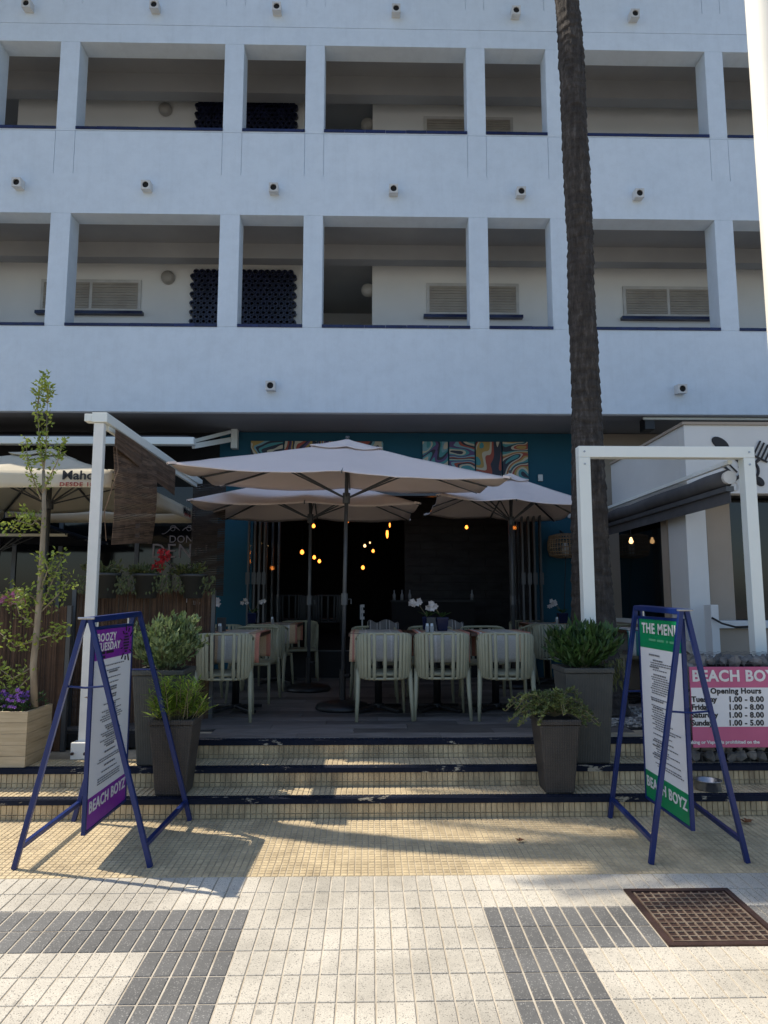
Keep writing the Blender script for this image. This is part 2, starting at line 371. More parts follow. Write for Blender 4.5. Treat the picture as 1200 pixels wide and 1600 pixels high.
def art(name, seed, pal):
    m, t, b = base(name, .5); p = pos(t, (1, 0, 1.0))
    mp = _n(t, 'ShaderNodeMapping'); mp.inputs['Location'].default_value = (seed*3.7, 0, seed*1.3); t.links.new(p, mp.inputs[0])
    n = _n(t, 'ShaderNodeTexNoise'); n.inputs['Scale'].default_value = 1.5; n.inputs['Detail'].default_value = .6; n.inputs['Distortion'].default_value = 1.6; t.links.new(mp.outputs[0], n.inputs[0])
    ml = _n(t, 'ShaderNodeMath', operation='MULTIPLY'); ml.inputs[1].default_value = 5.0; t.links.new(n.outputs[0], ml.inputs[0])
    fr = _n(t, 'ShaderNodeMath', operation='FRACT'); t.links.new(ml.outputs[0], fr.inputs[0])
    t.links.new(ramp(t, fr.outputs[0], [(i/len(pal), c) for i, c in enumerate(pal)], 'CONSTANT'), b.inputs['Base Color']); return m
CRM = (.50,.45,.34); INK = (.015,.02,.04); TQ = (.05,.25,.27); PU = (.09,.05,.16); RD = (.33,.06,.035); OC = (.40,.26,.07); SKY = (.16,.33,.38)
MT['leafprint'] = mat('print_pale_green', (.12,.42,.22), .6)
MT['doorframe'] = mat('door_frame_grey', (.12,.125,.13), .4, .3)
MT['blackbrown'] = mat('dark_blind', (.035,.024,.018), .85, iv=.3)
# ================================================================== THE SETTING
struct('ground', M().box(-150,150,-150,150,-1.2,-.62), MT['asphalt'])
m = M(); ya, yb = -3.0, STEPY
m.hexa([(-14,ya,gz(ya)-.25),(14,ya,gz(ya)-.25),(14,yb,gz(yb)-.25),(-14,yb,gz(yb)-.25)], [(-14,ya,gz(ya)-.0045),(14,ya,gz(ya)-.0045),(14,yb,gz(yb)-.0045),(-14,yb,gz(yb)-.0045)])
sidewalk = struct('sidewalk', m, MT['grout'])
ROT = (math.atan(SLOPE), 0, 0)
def cells(w, d, nx, ny, gap, h, bev=.002, yoff=0):
    m = M(); cw, cdp = w/nx, d/ny
    for i in range(nx):
        for j in range(ny):
            x0 = -w/2+i*cw+gap/2; x1 = x0+cw-gap; y0 = -d/2+j*cdp+gap/2; y1 = y0+cdp-gap; b = bev
            m.add([(x0,y0,-.01),(x1,y0,-.01),(x1,y1,-.01),(x0,y1,-.01),(x0,y0,h-b),(x1,y0,h-b),(x1,y1,h-b),(x0,y1,h-b),(x0+b,y0+b,h),(x1-b,y0+b,h),(x1-b,y1-b,h),(x0+b,y1-b,h)],
                  [(0,1,5,4),(1,2,6,5),(2,3,7,6),(3,0,4,7),(4,5,9,8),(5,6,10,9),(6,7,11,10),(7,4,8,11),(8,9,10,11)])
    return m.mesh('tile')
tw = cells(.404, .404, 5, 2, .008, .0); tw.materials.append(MT['white_tile'])
td = cells(.404, .404, 5, 2, .010, .0); td.materials.append(MT['dark_tile'])
th = cells(.404, .202, 5, 1, .008, .0); th.materials.append(MT['white_tile'])
ty = cells(.20, .20, 5, 5, .0065, .0, .0025); ty.materials.append(MT['yellow'])
Y0, T = 4.325, .404                     # far edge of the grey paving; tile pitch
X0 = -.615
for r in range(-1, 12):
    for c in range(-9, 11):
        x = X0 + (c+.5)*T; y = Y0-(r+.5)*T
        if r < 0 or y < 1.6 or abs(x-.05) > y*.60+1.0: continue
        if c in (5, 6) and r == 0:
            o = link('paving_tile', th, None, sidewalk, (x, 4.325-.102, gz(4.223))); o.rotation_euler = ROT
            if c == 6: o = link('paving_tile', th, None, sidewalk, (2.102, 4.02, gz(4.02))); o.rotation_euler = ROT; o.scale = (.54, 1, 1)
            continue
        if c == 5 and r == 1: continue
        if c == 6 and r == 1:
            o = link('paving_tile', td, None, sidewalk, (2.102, y, gz(y))); o.rotation_euler = ROT; o.scale = (.54, 1, 1); continue
        dark = (c == -1 or c == 3) and r >= 1
        if r == 1 and (c <= -1 or c >= 3): dark = True
        if x > 1.2 and x < 2.2 and r == 0: pass
        o = link('paving_tile', td if dark else tw, None, sidewalk, (x, y, gz(y)+rnd(-.0008,.0008))); o.rotation_euler = (ROT[0]+rnd(-.002,.002), rnd(-.002,.002), 0)
m = M(); m.hexa([(-14,Y0,gz(Y0)-.011),(14,Y0,gz(Y0)-.011),(14,STEPY,gz(STEPY)-.011),(-14,STEPY,gz(STEPY)-.011)], [(-14,Y0,gz(Y0)-.0035),(14,Y0,gz(Y0)-.0035),(14,STEPY,gz(STEPY)-.0035),(-14,STEPY,gz(STEPY)-.0035)])
ystrip = struct('tiled_strip', m, MT['ygrout'])
for r in range(5):
    for c in range(-21, 21):
        x = c*.2+.1; y = Y0+(r+.5)*.195
        if abs(x-.05) > y*.56+1.1: continue
        o = link('tile', ty, None, ystrip, (x, y, gz(y)+rnd(-.0006,.0006))); o.rotation_euler = (ROT[0], 0, 0); o.scale = (1, .975, 1)
# steps: three, each with a riser of upright ribbed tiles, a tread and a painted nosing
RISE, TREAD = .142, .305
FZ = RISE*3
rt = M()
for i in range(5):
    x0 = -.1+i*.04+.003; x1 = x0+.034
    for z0, z1 in ((.003, .030), (.036, .104)): rt.box(x0, x1, -.006, .01, z0, z1)
rt = rt.mesh('riser_tile'); rt.materials.append(MT['yellow_riser'])
tt = cells(.20, .20, 5, 5, .0065, .0, .0025); tt.materials.append(MT['yellow'])
no = M()
for i in range(5):
    x0 = -.1+i*.04+.0025; x1 = x0+.035
    for j in range(2): no.box(x0, x1, j*.035+.002, j*.035+.031, -.012, .003)
no.box(-.1, .1, -.012, .070, -.038, -.001); no = no.mesh('nosing'); no.materials.append(MT['nosing'])
def step_set(name, k, xa, xb, back):
    y = STEPY+k*TREAD; z = RISE*k; zt = z+RISE
    s = struct(name, M().box(xa, xb, y+.004, back, -.2 if k == 0 else z-.01, zt-.006), MT['ygrout'])
    n = int(round((xb-xa)/.2))
    for i in range(n):
        x = xa+(i+.5)*.2
        if abs(x-.05) > y*.56+1.1: continue
        link('riser_tile', rt, None, s, (x, y, z))
        link('nosing', no, None, s, (x, y-.004, zt-.003))
        if k < 2: o = link('tread_tile', tt, None, s, (x, y+.070+.116, zt+rnd(-.0006,.0006))); o.scale = (1, 1.15, 1)
    return s
step_set('lower_step', 0, -9, 9, 9.9)
step_set('middle_step', 1, -9, 9, 9.9)
step_set('upper_step', 2, -1.8, 2.4, 6.3)
# terrace floor
tf = struct('terrace_floor', M().box(-9, 3.3, STEPY+2*TREAD+.35, 10.5, .30, FZ-.012), MT['black'])
pl = M().box(-.598, .598, -.098, .098, -.02, 0).mesh('plank'); pl.materials.append(MT['plank'])
for r in range(23):
    y = STEPY+2*TREAD+.085+.1+r*.2; off = (r*0.47) % 1.2
    for c in range(-3, 4):
        x = c*1.2+off
        if y < 6.3 and (x-.6 < -2.3 or x > 2.1): continue
        if x < -3.4 or x > 3.2 or y > 10.45: continue
        o = link('plank', pl, None, tf, (x, y, FZ+rnd(-.0015,.0015)))
        if y < 6.3:
            a, b = max(x-.598, -1.8), min(x+.598, 2.4); o.scale = ((b-a)/1.196, 1, 1); o.location.x = (a+b)/2
# ================================================================== APARTMENT BUILDING
FY, BY = 9.4, 11.0                     # facade front, gallery back wall
XL, XR = -9.9, 9.6
bld = thing('apartment_building', (0, FY, 4.05), 'white apartment block with open galleries rising above the restaurants', 'building')
cols = [(-7.95,-7.67),(-5.60,-5.32),(-4.44,-4.165),(-2.095,-1.82),(-.93,-.66),(1.385,1.655),(2.54,2.82),(4.88,5.145),(6.02,6.29),(8.35,8.62)]
ZS = [4.05, 5.25, 6.88, 8.14, 9.49]
def P(name, m, mt, parent=None, **k): return part(name, m, mt, parent or bld, **k)
P('parapet', M().box(XL,XR,FY,FY+.3,ZS[0],ZS[1]), MT['plaster'], bevel=.008)
band = P('parapet', M().box(XL,XR,FY+.012,FY+.3,ZS[2],ZS[3]), MT['plaster'])
GZ = 7.47
P('facing', M().box(XL,XR,FY,FY+.012,ZS[2],GZ), MT['plaster'], band)
P('facing', M().box(XL,XR,FY,FY+.012,8.118,ZS[3]), MT['plaster'], band)
ed = [XL]+[e for c in cols for e in c]+[XR]
for a, b in zip(ed[:-1], ed[1:]): P('facing', M().box(a+.004,b-.004,FY,FY+.012,GZ,8.112), MT['plaster'], band)
up = P('upper_wall', M().box(XL,XR,FY+.012,FY+.3,ZS[4],17.2), MT['plaster'])
P('facing', M().box(XL,XR,FY,FY+.012,ZS[4],9.768), MT['plaster'], up)
P('facing', M().box(XL,XR,FY,FY+.012,9.776,10.1), MT['plaster'], up)
for a, b in zip(ed[:-1], ed[1:]): P('facing', M().box(a+.004,b-.004,FY,FY+.012,10.1,10.95), MT['plaster'], up)
P('facing', M().box(XL,XR,FY,FY+.012,10.95,17.2), MT['plaster'], up)
for zi in (1, 3):
    for a, b in cols: P('column', M().box(a,b,FY,FY+.3,ZS[zi],ZS[zi+1]), MT['plaster'], bevel=.006)
    e2 = [XL]+[e for c in cols for e in c]+[XR]
    for i in range(0, len(e2), 2):
        a, b = e2[i], e2[i+1]
        if b-a < .2: continue
        n = max(1, round((b-a)/.30)); wd = (b-a)/n
        for k in range(n): P('sill_tile', M().box(a+k*wd+.002,a+(k+1)*wd-.002,FY-.012,FY+.33,ZS[zi]-.004,ZS[zi]+.038+rnd(-.002,.002)), MT['bluetile'])
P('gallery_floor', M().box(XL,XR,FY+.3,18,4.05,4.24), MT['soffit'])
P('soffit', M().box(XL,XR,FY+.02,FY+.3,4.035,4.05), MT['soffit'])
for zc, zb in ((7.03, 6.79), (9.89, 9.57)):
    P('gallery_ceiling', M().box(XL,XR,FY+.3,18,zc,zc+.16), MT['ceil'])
    P('beam', M().box(XL,XR,10.5,10.72,zb,zc), MT['ceil'])
P('rear_block', M().box(XL,XR,13.2,18,4.24,17.2), MT['plaster_in'])
P('roof', M().box(XL,XR,FY+.3,18,17.0,17.2), MT['plaster'])
P('end_wall', M().box(XL,XL+.25,FY+.3,13.2,4.24,17.0), MT['plaster'])
P('end_wall', M().box(XR-.25,XR,FY+.3,13.2,4.24,17.0), MT['plaster'])
for z0, z1, xg in ((4.24, 7.03, 2), (7.19, 9.89, 20)):
    xa = UX(xg, BY, 300); xb = UX(474, BY, 300); xc = UX(582, BY, 300)
    P('back_wall', M().box(xa,xb,BY,13.2,z0,z1), MT['plaster_in']); P('back_wall', M().box(xc,XR-.25,BY,13.2,z0,z1), MT['plaster_in'])
    P('landing_wall', M().box(xb,xc,12.6,12.8,z0,z0+1.9 if z0 < 5 else z0+1.5), MT['plaster_in'])
    P('landing_wall', M().box(XL+.25,xa,12.2,12.4,z0,z0+1.75), MT['plaster_in'])
# shuttered windows on the gallery wall
def window(x0, y0, x1, y1):
    a = U(x0, y0, BY); b = U(x1, y1, BY); w = P('window', M().box(a.x,b.x,BY-.03,BY+.002,b.z,a.z), MT['frame_white'], bevel=.004)
    fr = .05; mid = (a.x+b.x)/2
    for xa, xb in ((a.x+fr, mid-.025), (mid+.025, b.x-fr)):
        s = M(); n = int((a.z-b.z-2*fr)/.042); h = (a.z-b.z-2*fr)/n
        for i in range(n):
            z = b.z+fr+i*h; s.hexa([(xa,BY-.045,z),(xb,BY-.045,z),(xb,BY-.03,z),(xa,BY-.03,z)], [(xa,BY-.036,z+h*.93),(xb,BY-.036,z+h*.93),(xb,BY-.03,z+h*.93),(xa,BY-.03,z+h*.93)])
        P('shutter', s, MT['shutter'], w, stuff=True)
    P('window_sill', M().box(a.x-.05,b.x+.05,BY-.09,BY,b.z-.06,b.z-.01), MT['bluetile'], w)
for q in ((66,437,220,488),(666,443,811,494),(972,448,1115,497),(662,183,802,232)): window(*q)
# glazed lattice screens
ring = M()
for i in range(8):
    a0 = 2*math.pi*i/8; a1 = 2*math.pi*(i+1)/8; R1, R2 = .050, .027
    p = lambda r, a, y: (r*math.cos(a), y, r*math.sin(a)*.9)
    ring.add([p(R1,a0,0),p(R1,a1,0),p(R2,a1,0),p(R2,a0,0),p(R1,a0,.08),p(R1,a1,.08),p(R2,a1,.08),p(R2,a0,.08)], [(0,1,2,3),(4,7,6,5),(0,4,5,1),(3,2,6,7)])
ring = ring.mesh('lattice_tile'); ring.materials.append(MT['lattice'])
for (x0, x1, yt, zb) in ((302, 459, 420, 5.12), (309, 461, 154, 8.02)):
    a = U(x0, yt, 10.9); b = U(x1, yt, 10.9)
    sc = P('lattice_screen', M().box(a.x+.06,b.x-.06,10.99,BY-.001,zb-.8,a.z-.04), MT['black'])
    nx = 17; px_ = (b.x-a.x)/nx; z = a.z-.04; r = 0
    while z > zb:
        for i in range(nx+(r % 2)):
            link('lattice_tile', ring, None, sc, Vector((a.x+(i+(0 if r % 2 else .5))*px_, 10.905, z))-wloc(sc))
        z -= px_*.80; r += 1
# round wall lamps
for px_, py_ in ((262,433),(258,170),(575,453),(574,194)):
    c = U(px_, py_, BY-.05 if px_ < 500 else BY+.08)
    l = link('wall_lamp', M().lathe([(.001,0),(.07,.005),(.105,.04),(.11,.07),(.11,.10)], 20).mesh('wall_lamp'), MT['globe'], bld, c-wloc(bld)-Vector((0,.06,0)), True)
    l.rotation_euler = (rad(-90), 0, 0)
# water spouts
sp = M(); s2 = .062
sp.box(-s2,s2,0,.2,s2-.012,s2); sp.box(-s2,s2,0,.2,-s2,-s2+.012); sp.box(-s2,-s2+.012,0,.2,-s2+.012,s2-.012); sp.box(s2-.012,s2,0,.2,-s2+.012,s2-.012)
n = 16
vs = [(.044*math.cos(2*math.pi*i/n), -.001, .044*math.sin(2*math.pi*i/n)) for i in range(n)]
sq = []
for i in range(n):
    a = 2*math.pi*i/n; k = s2/max(abs(math.cos(a)), abs(math.sin(a))); sq.append((k*math.cos(a), -.001, k*math.sin(a)))
vin = [(x, .19, z) for x, _, z in vs]
sp.add(sq+vs+vin, [(i,(i+1)%n,n+(i+1)%n,n+i) for i in range(n)]+[(n+i,n+(i+1)%n,2*n+(i+1)%n,2*n+i) for i in range(n)])
sp = sp.mesh('water_spout'); sp.materials.append(MT['frame_white'])
cap = M().add([(.0438*math.cos(2*math.pi*i/n), .02, .0438*math.sin(2*math.pi*i/n)) for i in range(n)], [tuple(range(n))]).mesh('spout_hole'); cap.materials.append(MT['black'])
for q in ((40,4),(240,6),(432,9),(619,12),(807,15),(993,20),(25,284),(227,288),(427,292),(615,294),(815,298),(1000,301),(422,602),(1067,607)):
    c = U(q[0], q[1], FY-.13)
    o = link('water_spout', sp, None, bld, c-wloc(bld)); o.rotation_euler = (rad(6), 0, 0); link('spout_hole', cap, None, o)
# ================================================================== RESTAURANT FRONT (teal wall, folding doors, dark room)
WY = 10.5; IFZ = .80
rf = thing('restaurant_front', (.3, WY, FZ), 'dark teal restaurant front with a wide open doorway behind the parasols', 'restaurant')
xA, xB, xC, xD = UX(338, WY), UX(394, WY), UX(834, WY), UX(948, WY)
part('wall', M().box(xA,xB,WY,WY+.2,FZ-.1,4.034), MT['teal'], rf)
part('wall', M().box(xC,xD,WY,WY+.2,FZ-.1,4.034), MT['teal'], rf)
zl = UZ(768, WY)
part('wall', M().box(xB,xC,WY,WY+.2,zl,4.034), MT['teal'], rf)
part('lintel', M().box(xB,xC,WY+.02,WY+.18,zl-.06,zl), MT['greymetal'], rf)
part('threshold', M().box(xB,xC,WY-.02,WY+.2,FZ-.3,IFZ-.01), MT['black'], rf)
part('door_track', M().box(xB,xC,WY-.025,WY+.05,IFZ-.008,IFZ+.004), MT['greymetal'], rf)
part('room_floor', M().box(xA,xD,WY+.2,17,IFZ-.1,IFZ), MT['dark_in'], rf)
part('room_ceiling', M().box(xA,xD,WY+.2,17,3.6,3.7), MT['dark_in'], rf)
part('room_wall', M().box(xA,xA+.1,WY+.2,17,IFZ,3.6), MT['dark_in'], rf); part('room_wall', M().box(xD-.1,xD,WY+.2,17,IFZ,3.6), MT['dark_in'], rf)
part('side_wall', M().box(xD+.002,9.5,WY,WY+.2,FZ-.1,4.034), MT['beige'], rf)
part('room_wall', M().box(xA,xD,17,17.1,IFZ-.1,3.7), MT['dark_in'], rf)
# slate clad wall inside, built of courses
sw = part('slate_wall', M().box(UX(632,13.2),UX(840,13.2),13.23,13.4,IFZ,3.6), MT['black'], rf)
z = IFZ; k = 0
while z < 3.5:
    x = UX(632,13.2)+(-.3 if k % 2 else 0); xe = UX(838,13.2)
    while x < xe:
        a = max(x, UX(632,13.2)); b = min(x+.6, xe)
        if b-a > .05: part('slate_panel', M().box(a+.003,b-.003,13.2-rnd(0,.015),13.229,z+.003,z+.147), MT['slate'], sw)
        x += .6
    z += .15; k += 1
# folding door leaves, stacked edge on
for side, xs in ((-1, (397,408,417,426)), (1, (806,814,821,829))):
    for i, px_ in enumerate(xs):
        x = UX(px_, WY); ang = side*rad(4+2*i)
        d = M(); L = .72; h0, h1 = IFZ+.01, zl-.07
        for a, b in ((0,.05),(L-.05,L)): d.box(-.013,.013,a-L*.6,b-L*.6,h0,h1)
        for a, b in ((h0,h0+.07),(h1-.07,h1)): d.box(-.018,.018,.05-L*.6,L-.05-L*.6,a,b)
        o = link('folding_door', d.mesh('folding_door'), MT['doorframe'], rf, Vector((x,WY+.06,0))-wloc(rf)); o.rotation_euler = (0,0,ang)
        link('pane', M().box(-.004,.004,.05-L*.6,L-.05-L*.6,h0+.07,h1-.07).mesh('pane'), MT['glass'], o)
        link('door_handle', M().box(-.03,.03,-L*.6-.012,-L*.6,IFZ+.95,IFZ+1.12).mesh('door_handle'), MT['doorframe'], o)
# abstract canvases on the teal wall
pals = [[SKY,TQ,INK,PU,TQ,CRM], [PU,TQ,CRM,INK,RD,SKY], [CRM,INK,RD,CRM,OC,TQ], [CRM,TQ,INK,CRM,RD,OC], [INK,SKY,OC,CRM,INK,TQ], [PU,OC,INK,CRM,RD,INK], [INK,OC,SKY,RD,CRM,PU], [OC,RD,INK,SKY,CRM,INK]]
def canvases(x0, x1, y0, y1, k0, label, n=4):
    a = U(x0, y0, WY-.03); b = U(x1, y1, WY-.03); zt = max(a.z, 0); zb = b.z
    t = thing('artwork', ((a.x+b.x)/2, WY, zb), label, 'artwork', None); w = (b.x-a.x)/n
    for i in range(n):
        part('canvas', M().box(a.x+i*w+.012,a.x+(i+1)*w-.012,WY-.035,WY-.003,zb,zt), art('art_%d' % (k0+i), k0+i+1, pals[(k0+i) % 8]), t)
canvases(659,827,690,752,0,'four abstract swirl canvases hung on the teal wall right of the front parasol')
canvases(391,600,689,752,4,'abstract canvases on the teal wall mostly hidden behind the front parasol')
m = M().box(-.035,.035,-.03,0,-.05,.05); o = link('wall_sensor', m.mesh('wall_sensor'), MT['frame_white'], None, U(844,747,WY-.001), bevel=.006); tag(o, 'small white sensor box on the teal wall beside the canvases', 'sensor')
m = M().box(-.06,.06,-.02,0,-.045,.045); o = link('wall_socket', m.mesh('wall_socket'), MT['frame_white'], None, U(893,805,WY-.001), bevel=.006); tag(o, 'small pale box on the teal wall above the wicker lantern', 'socket')
# wicker lantern
c = U(883, 853, WY-.25); lan = thing('wicker_lantern', c-Vector((0,0,.17)), 'round wicker lantern on the teal wall beside the palm trunk', 'lantern')
m = M()
for i in range(36):
    a = 2*math.pi*i/36; m.tube([c+Vector((math.cos(a)*r, math.sin(a)*r, z)) for r, z in ((.14,-.165),(.225,-.14),(.25,-.05),(.25,.05),(.225,.14),(.14,.165))], .007, 5)
part('wicker_shade', m, MT['rattan_light'], lan, smooth=True, stuff=True)
m = M()
for z, r in ((-.165,.14),(-.14,.225),(-.09,.24),(-.03,.25),(.03,.25),(.09,.24),(.14,.225),(.165,.14)):
    m.tube([c+Vector((math.cos(a)*r, math.sin(a)*r, z)) for a in [2*math.pi*i/24 for i in range(25)]], .008, 5, False)
part('wicker_hoop', m, MT['rattan_light'], lan, smooth=True)
part('candle', M().lathe([(.0,-.15),(.05,-.15),(.05,.0),(.035,.04),(.0,.05)], 12, c), MT['frame_white'], lan, smooth=True)
part('bracket', M().bar(c+Vector((0,0,.165)), (c.x, WY, c.z+.24), .02, .02), MT['blackmetal'], lan)
part('cord', M().tube([c-Vector((0,0,.16)), (c.x+.01, c.y+.1, c.z-.5), (c.x, WY-.02, FZ+.5), (c.x, WY-.02, FZ)], .006, 5), MT['blackmetal'], lan)
# lit bulbs hanging in the room
BL = [(490,822,11.2,.028,'bulb'),(543,814,11.0,.026,'bulb'),(472,863,12.0,.034,'bulb'),(491,871,12.5,.030,'bulb'),(499,877,12.8,.030,'bulb'),(570,853,12.2,.024,'bulbdim'),(578,848,13.6,.016,'bulbdim'),(583,861,12.4,.026,'bulb'),
      (567,887,13.0,.032,'bulb'),(605,834,11.6,.040,'bulb'),(609,820,11.7,.024,'bulb'),(675,801,11.3,.030,'bulb'),(729,824,12.0,.028,'bulb'),(417,853,11.4,.022,'bulbdim')]
desc = ['beside the second parasol pole, high up','beside the front parasol pole','large one, leftmost of the low cluster in the doorway','middle one of the low cluster left of the front pole','right one of the low cluster left of the front pole','pale one right of the front parasol pole','tiny pale one deep in the room','small amber one below the pale ones in mid doorway','dim one lowest in the dark room','globe one under the long filament tube','long glowing filament tube','alone in the gap between the two rear parasols','in front of the slate wall','pale one near the left folding doors']
for (px_,py_,Y,r,k), dsc in zip(BL, desc):
    c = U(px_, py_, Y); t = thing('pendant_bulb', (c.x, c.y, 3.6), 'lit pendant bulb, '+dsc, 'pendant bulb', 'pendant bulbs in the dark room')
    long = 'filament' in dsc and 'long' in dsc
    part('cord', M().tube([(c.x,c.y,3.6),(c.x,c.y,c.z+r*1.6)], .004, 5), MT['blackmetal'], t)
    part('socket', M().lathe([(.0,r*2.4),(.016,r*2.4),(.016,r*1.2),(.0,r*1.2)], 8, c), MT['blackmetal'], t)
    h = 3.2 if long else 1.0; rr = r*.55 if long else r
    part('bulb', M().lathe([(.001,-rr*1.1*h),(rr*.7,-rr*.8*h),(rr,-.1*rr),(rr*.75,rr*.7*h),(rr*.35,rr*1.3*h),(.001,rr*1.35*h)], 12, c), MT[k], t, smooth=True)
# sideboard with bottles inside
a = U(612, 938, 12.2); b = U(742, 938, 12.2)
sb = thing('sideboard', ((a.x+b.x)/2, 12.4, IFZ), 'dark sideboard inside the doorway in front of the slate wall', 'sideboard')
part('cabinet', M().box(a.x,b.x,12.2,12.6,IFZ,a.z-.03), MT['dark_in'], sb); part('top', M().box(a.x-.02,b.x+.02,12.18,12.62,a.z-.03,a.z), MT['slate'], sb)
bt = M().lathe([(.0,0),(.028,0),(.03,.09),(.012,.13),(.011,.18),(.0,.18)], 12).mesh('bottle'); bt.materials.append(MT['clear']); bt.polygons.foreach_set('use_smooth', [True]*len(bt.polygons))
for px_, d in ((616,'leftmost of the bottles on the dark sideboard'),(628,'second bottle from the left on the dark sideboard'),(640,'third bottle from the left on the dark sideboard'),(737,'small pale bottle alone at the right of the dark sideboard')):
    o = link('bottle', bt, None, None, (UX(px_,12.35), 12.35, a.z)); tag(o, d, 'bottle', 'bottles on the sideboard')
c = U(566, 955, 11.4); m = M().box(-.035,-.015,0,.02,-.13,.10)
for z in (-.13,-.03,.06): m.box(-.015,.035,0,.02,z,z+.045)
m.box(-.012,.012,.021,.035,IFZ-c.z,.08)
part_o = link('sign_letter', m.mesh('sign_letter'), MT['inkwhite'], None, c); tag(part_o, 'small white letter shaped like an E standing in the dark doorway', 'letter')
# ================================================================== NEIGHBOUR ON THE LEFT
L2 = RISE*2
nf = thing('neighbour_front', (-4.5, WY, L2), 'dark glazed front of the neighbouring restaurant at the left', 'shop front')
nx0 = -9.4; nx1 = xA-.002
part('wall', M().box(nx0,nx1,WY+.05,WY+.2,L2,4.034), MT['black'], nf)
part('plinth', M().box(nx0,nx1,WY-.03,WY+.05,L2,1.1), MT['dark_in'], nf)
xm = [UX(p, WY) for p in (20, 92, 212, 345)]
for a, b in zip([nx0]+xm[:-1], xm):
    part('window_pane', M().box(a+.03,b-.03,WY+.01,WY+.03,1.1,3.2), MT['glassdark'], nf)
for x in xm[:-1]: part('mullion', M().box(x-.03,x+.03,WY-.01,WY+.05,1.1,3.2), MT['greymetal'], nf)
fx = frame_mtx
lc = U(283, 845, WY-.005); text('lettering', 'DON', .15, MT['gold'], nf, fx(U(283,843,WY-.006), (1,0,0), (0,0,1)), sx=1.0, spacing=1.05)
text('lettering', 'DENN', .30, MT['gold'], nf, fx(U(281,862,WY-.006), (1,0,0), (0,0,1)), sx=.95, spacing=1.1)
for yy, s in ((829, 1), (882, -1)):
    c = U(283, yy, WY-.012); m = M()
    for sx in (-1, 1):
        m.tube([c+Vector((sx*(.02+.26*t), 0, s*.05*math.sin(t*math.pi*1.6))) for t in [i/14 for i in range(15)]], .007, 5)
        m.tube([c+Vector((sx*.12+.05*(1-t*.6)*math.cos(t*9), 0, s*.03+.05*(1-t*.6)*math.sin(t*9))) for t in [i/20 for i in range(21)]], .006, 5)
    part('scroll', m, MT['gold'], nf, smooth=True)
# awning cassette on the neighbour's side under the slab
aw = thing('folded_awning', (-3.5, 9.9, 3.6), 'white bar of a folded awning under the slab at the upper left', 'awning')
za = UZ(693, 9.3); zr = UZ(672, WY-.1)
part('front_bar', M().box(-8,UX(299,9.3),9.2,9.32,za-.045,za+.055), MT['alu'], aw, bevel=.01)
m = M()
for i in range(46):
    y = 9.33+i*.022; m.box(-8,UX(300,9.8),y,y+.014,za+.06+i*.004,za+.10+i*.004)
part('folded_fabric', m, MT['awning_dark'], aw)
part('bracket', M().bar(U(365,686,WY-.05), U(302,697,9.6), .05, .07), MT['alu'], aw)
part('bracket', M().bar(U(366,673,WY-.05), U(300,690,9.7), .04, .05), MT['alu'], aw)
part('end_plate', M().box(UX(356,WY-.1),UX(366,WY-.1),WY-.14,WY-.02,UZ(702,WY-.1),UZ(671,WY-.1)), MT['alu'], aw)
# cream parasol with printed valance
FYa, FYb = 6.48, 9.5
mx1 = UX(176, FYa, 750); mx0 = mx1-2.5; zv0 = UZ(764, FYa); zv1 = UZ(737, FYa); myc = (FYa+FYb)/2
mp = thing('cream_parasol', ((mx0+mx1)/2, myc, L2), 'big cream parasol with printed lettering on its valance, at the left edge', 'parasol')
ap = Vector(((mx0+mx1)/2, myc, zv1+.50))
cr = [Vector((mx0,FYa,zv1)),Vector((mx1,FYa,zv1)),Vector((mx1,FYb,zv1)),Vector((mx0,FYb,zv1))]
def canopy_mesh(ap, cr, sag=.055, inw=.03, n=24):
    m = M(); ctr = sum(cr, Vector())/4
    for k in range(4):
        a, b = cr[k], cr[(k+1) % 4]
        def fn(u, v, a=a, b=b):
            e = a.lerp(b, v); bow = (abs(math.sin(2*math.pi*v)))
            e = e + (ctr-e)*inw*4*v*(1-v)
            p = ap.lerp(e, u); p = p + Vector((0,0,-sag*bow*u*(1.0-.35*u)*1.2 - .06*math.sin(math.pi*u)*sag*10*.5))
            return p+Vector((0,0,.010*u*noise.noise(p*3.1)+.004*noise.noise(p*9)))
        m.grid(fn, 14, n)
    return m
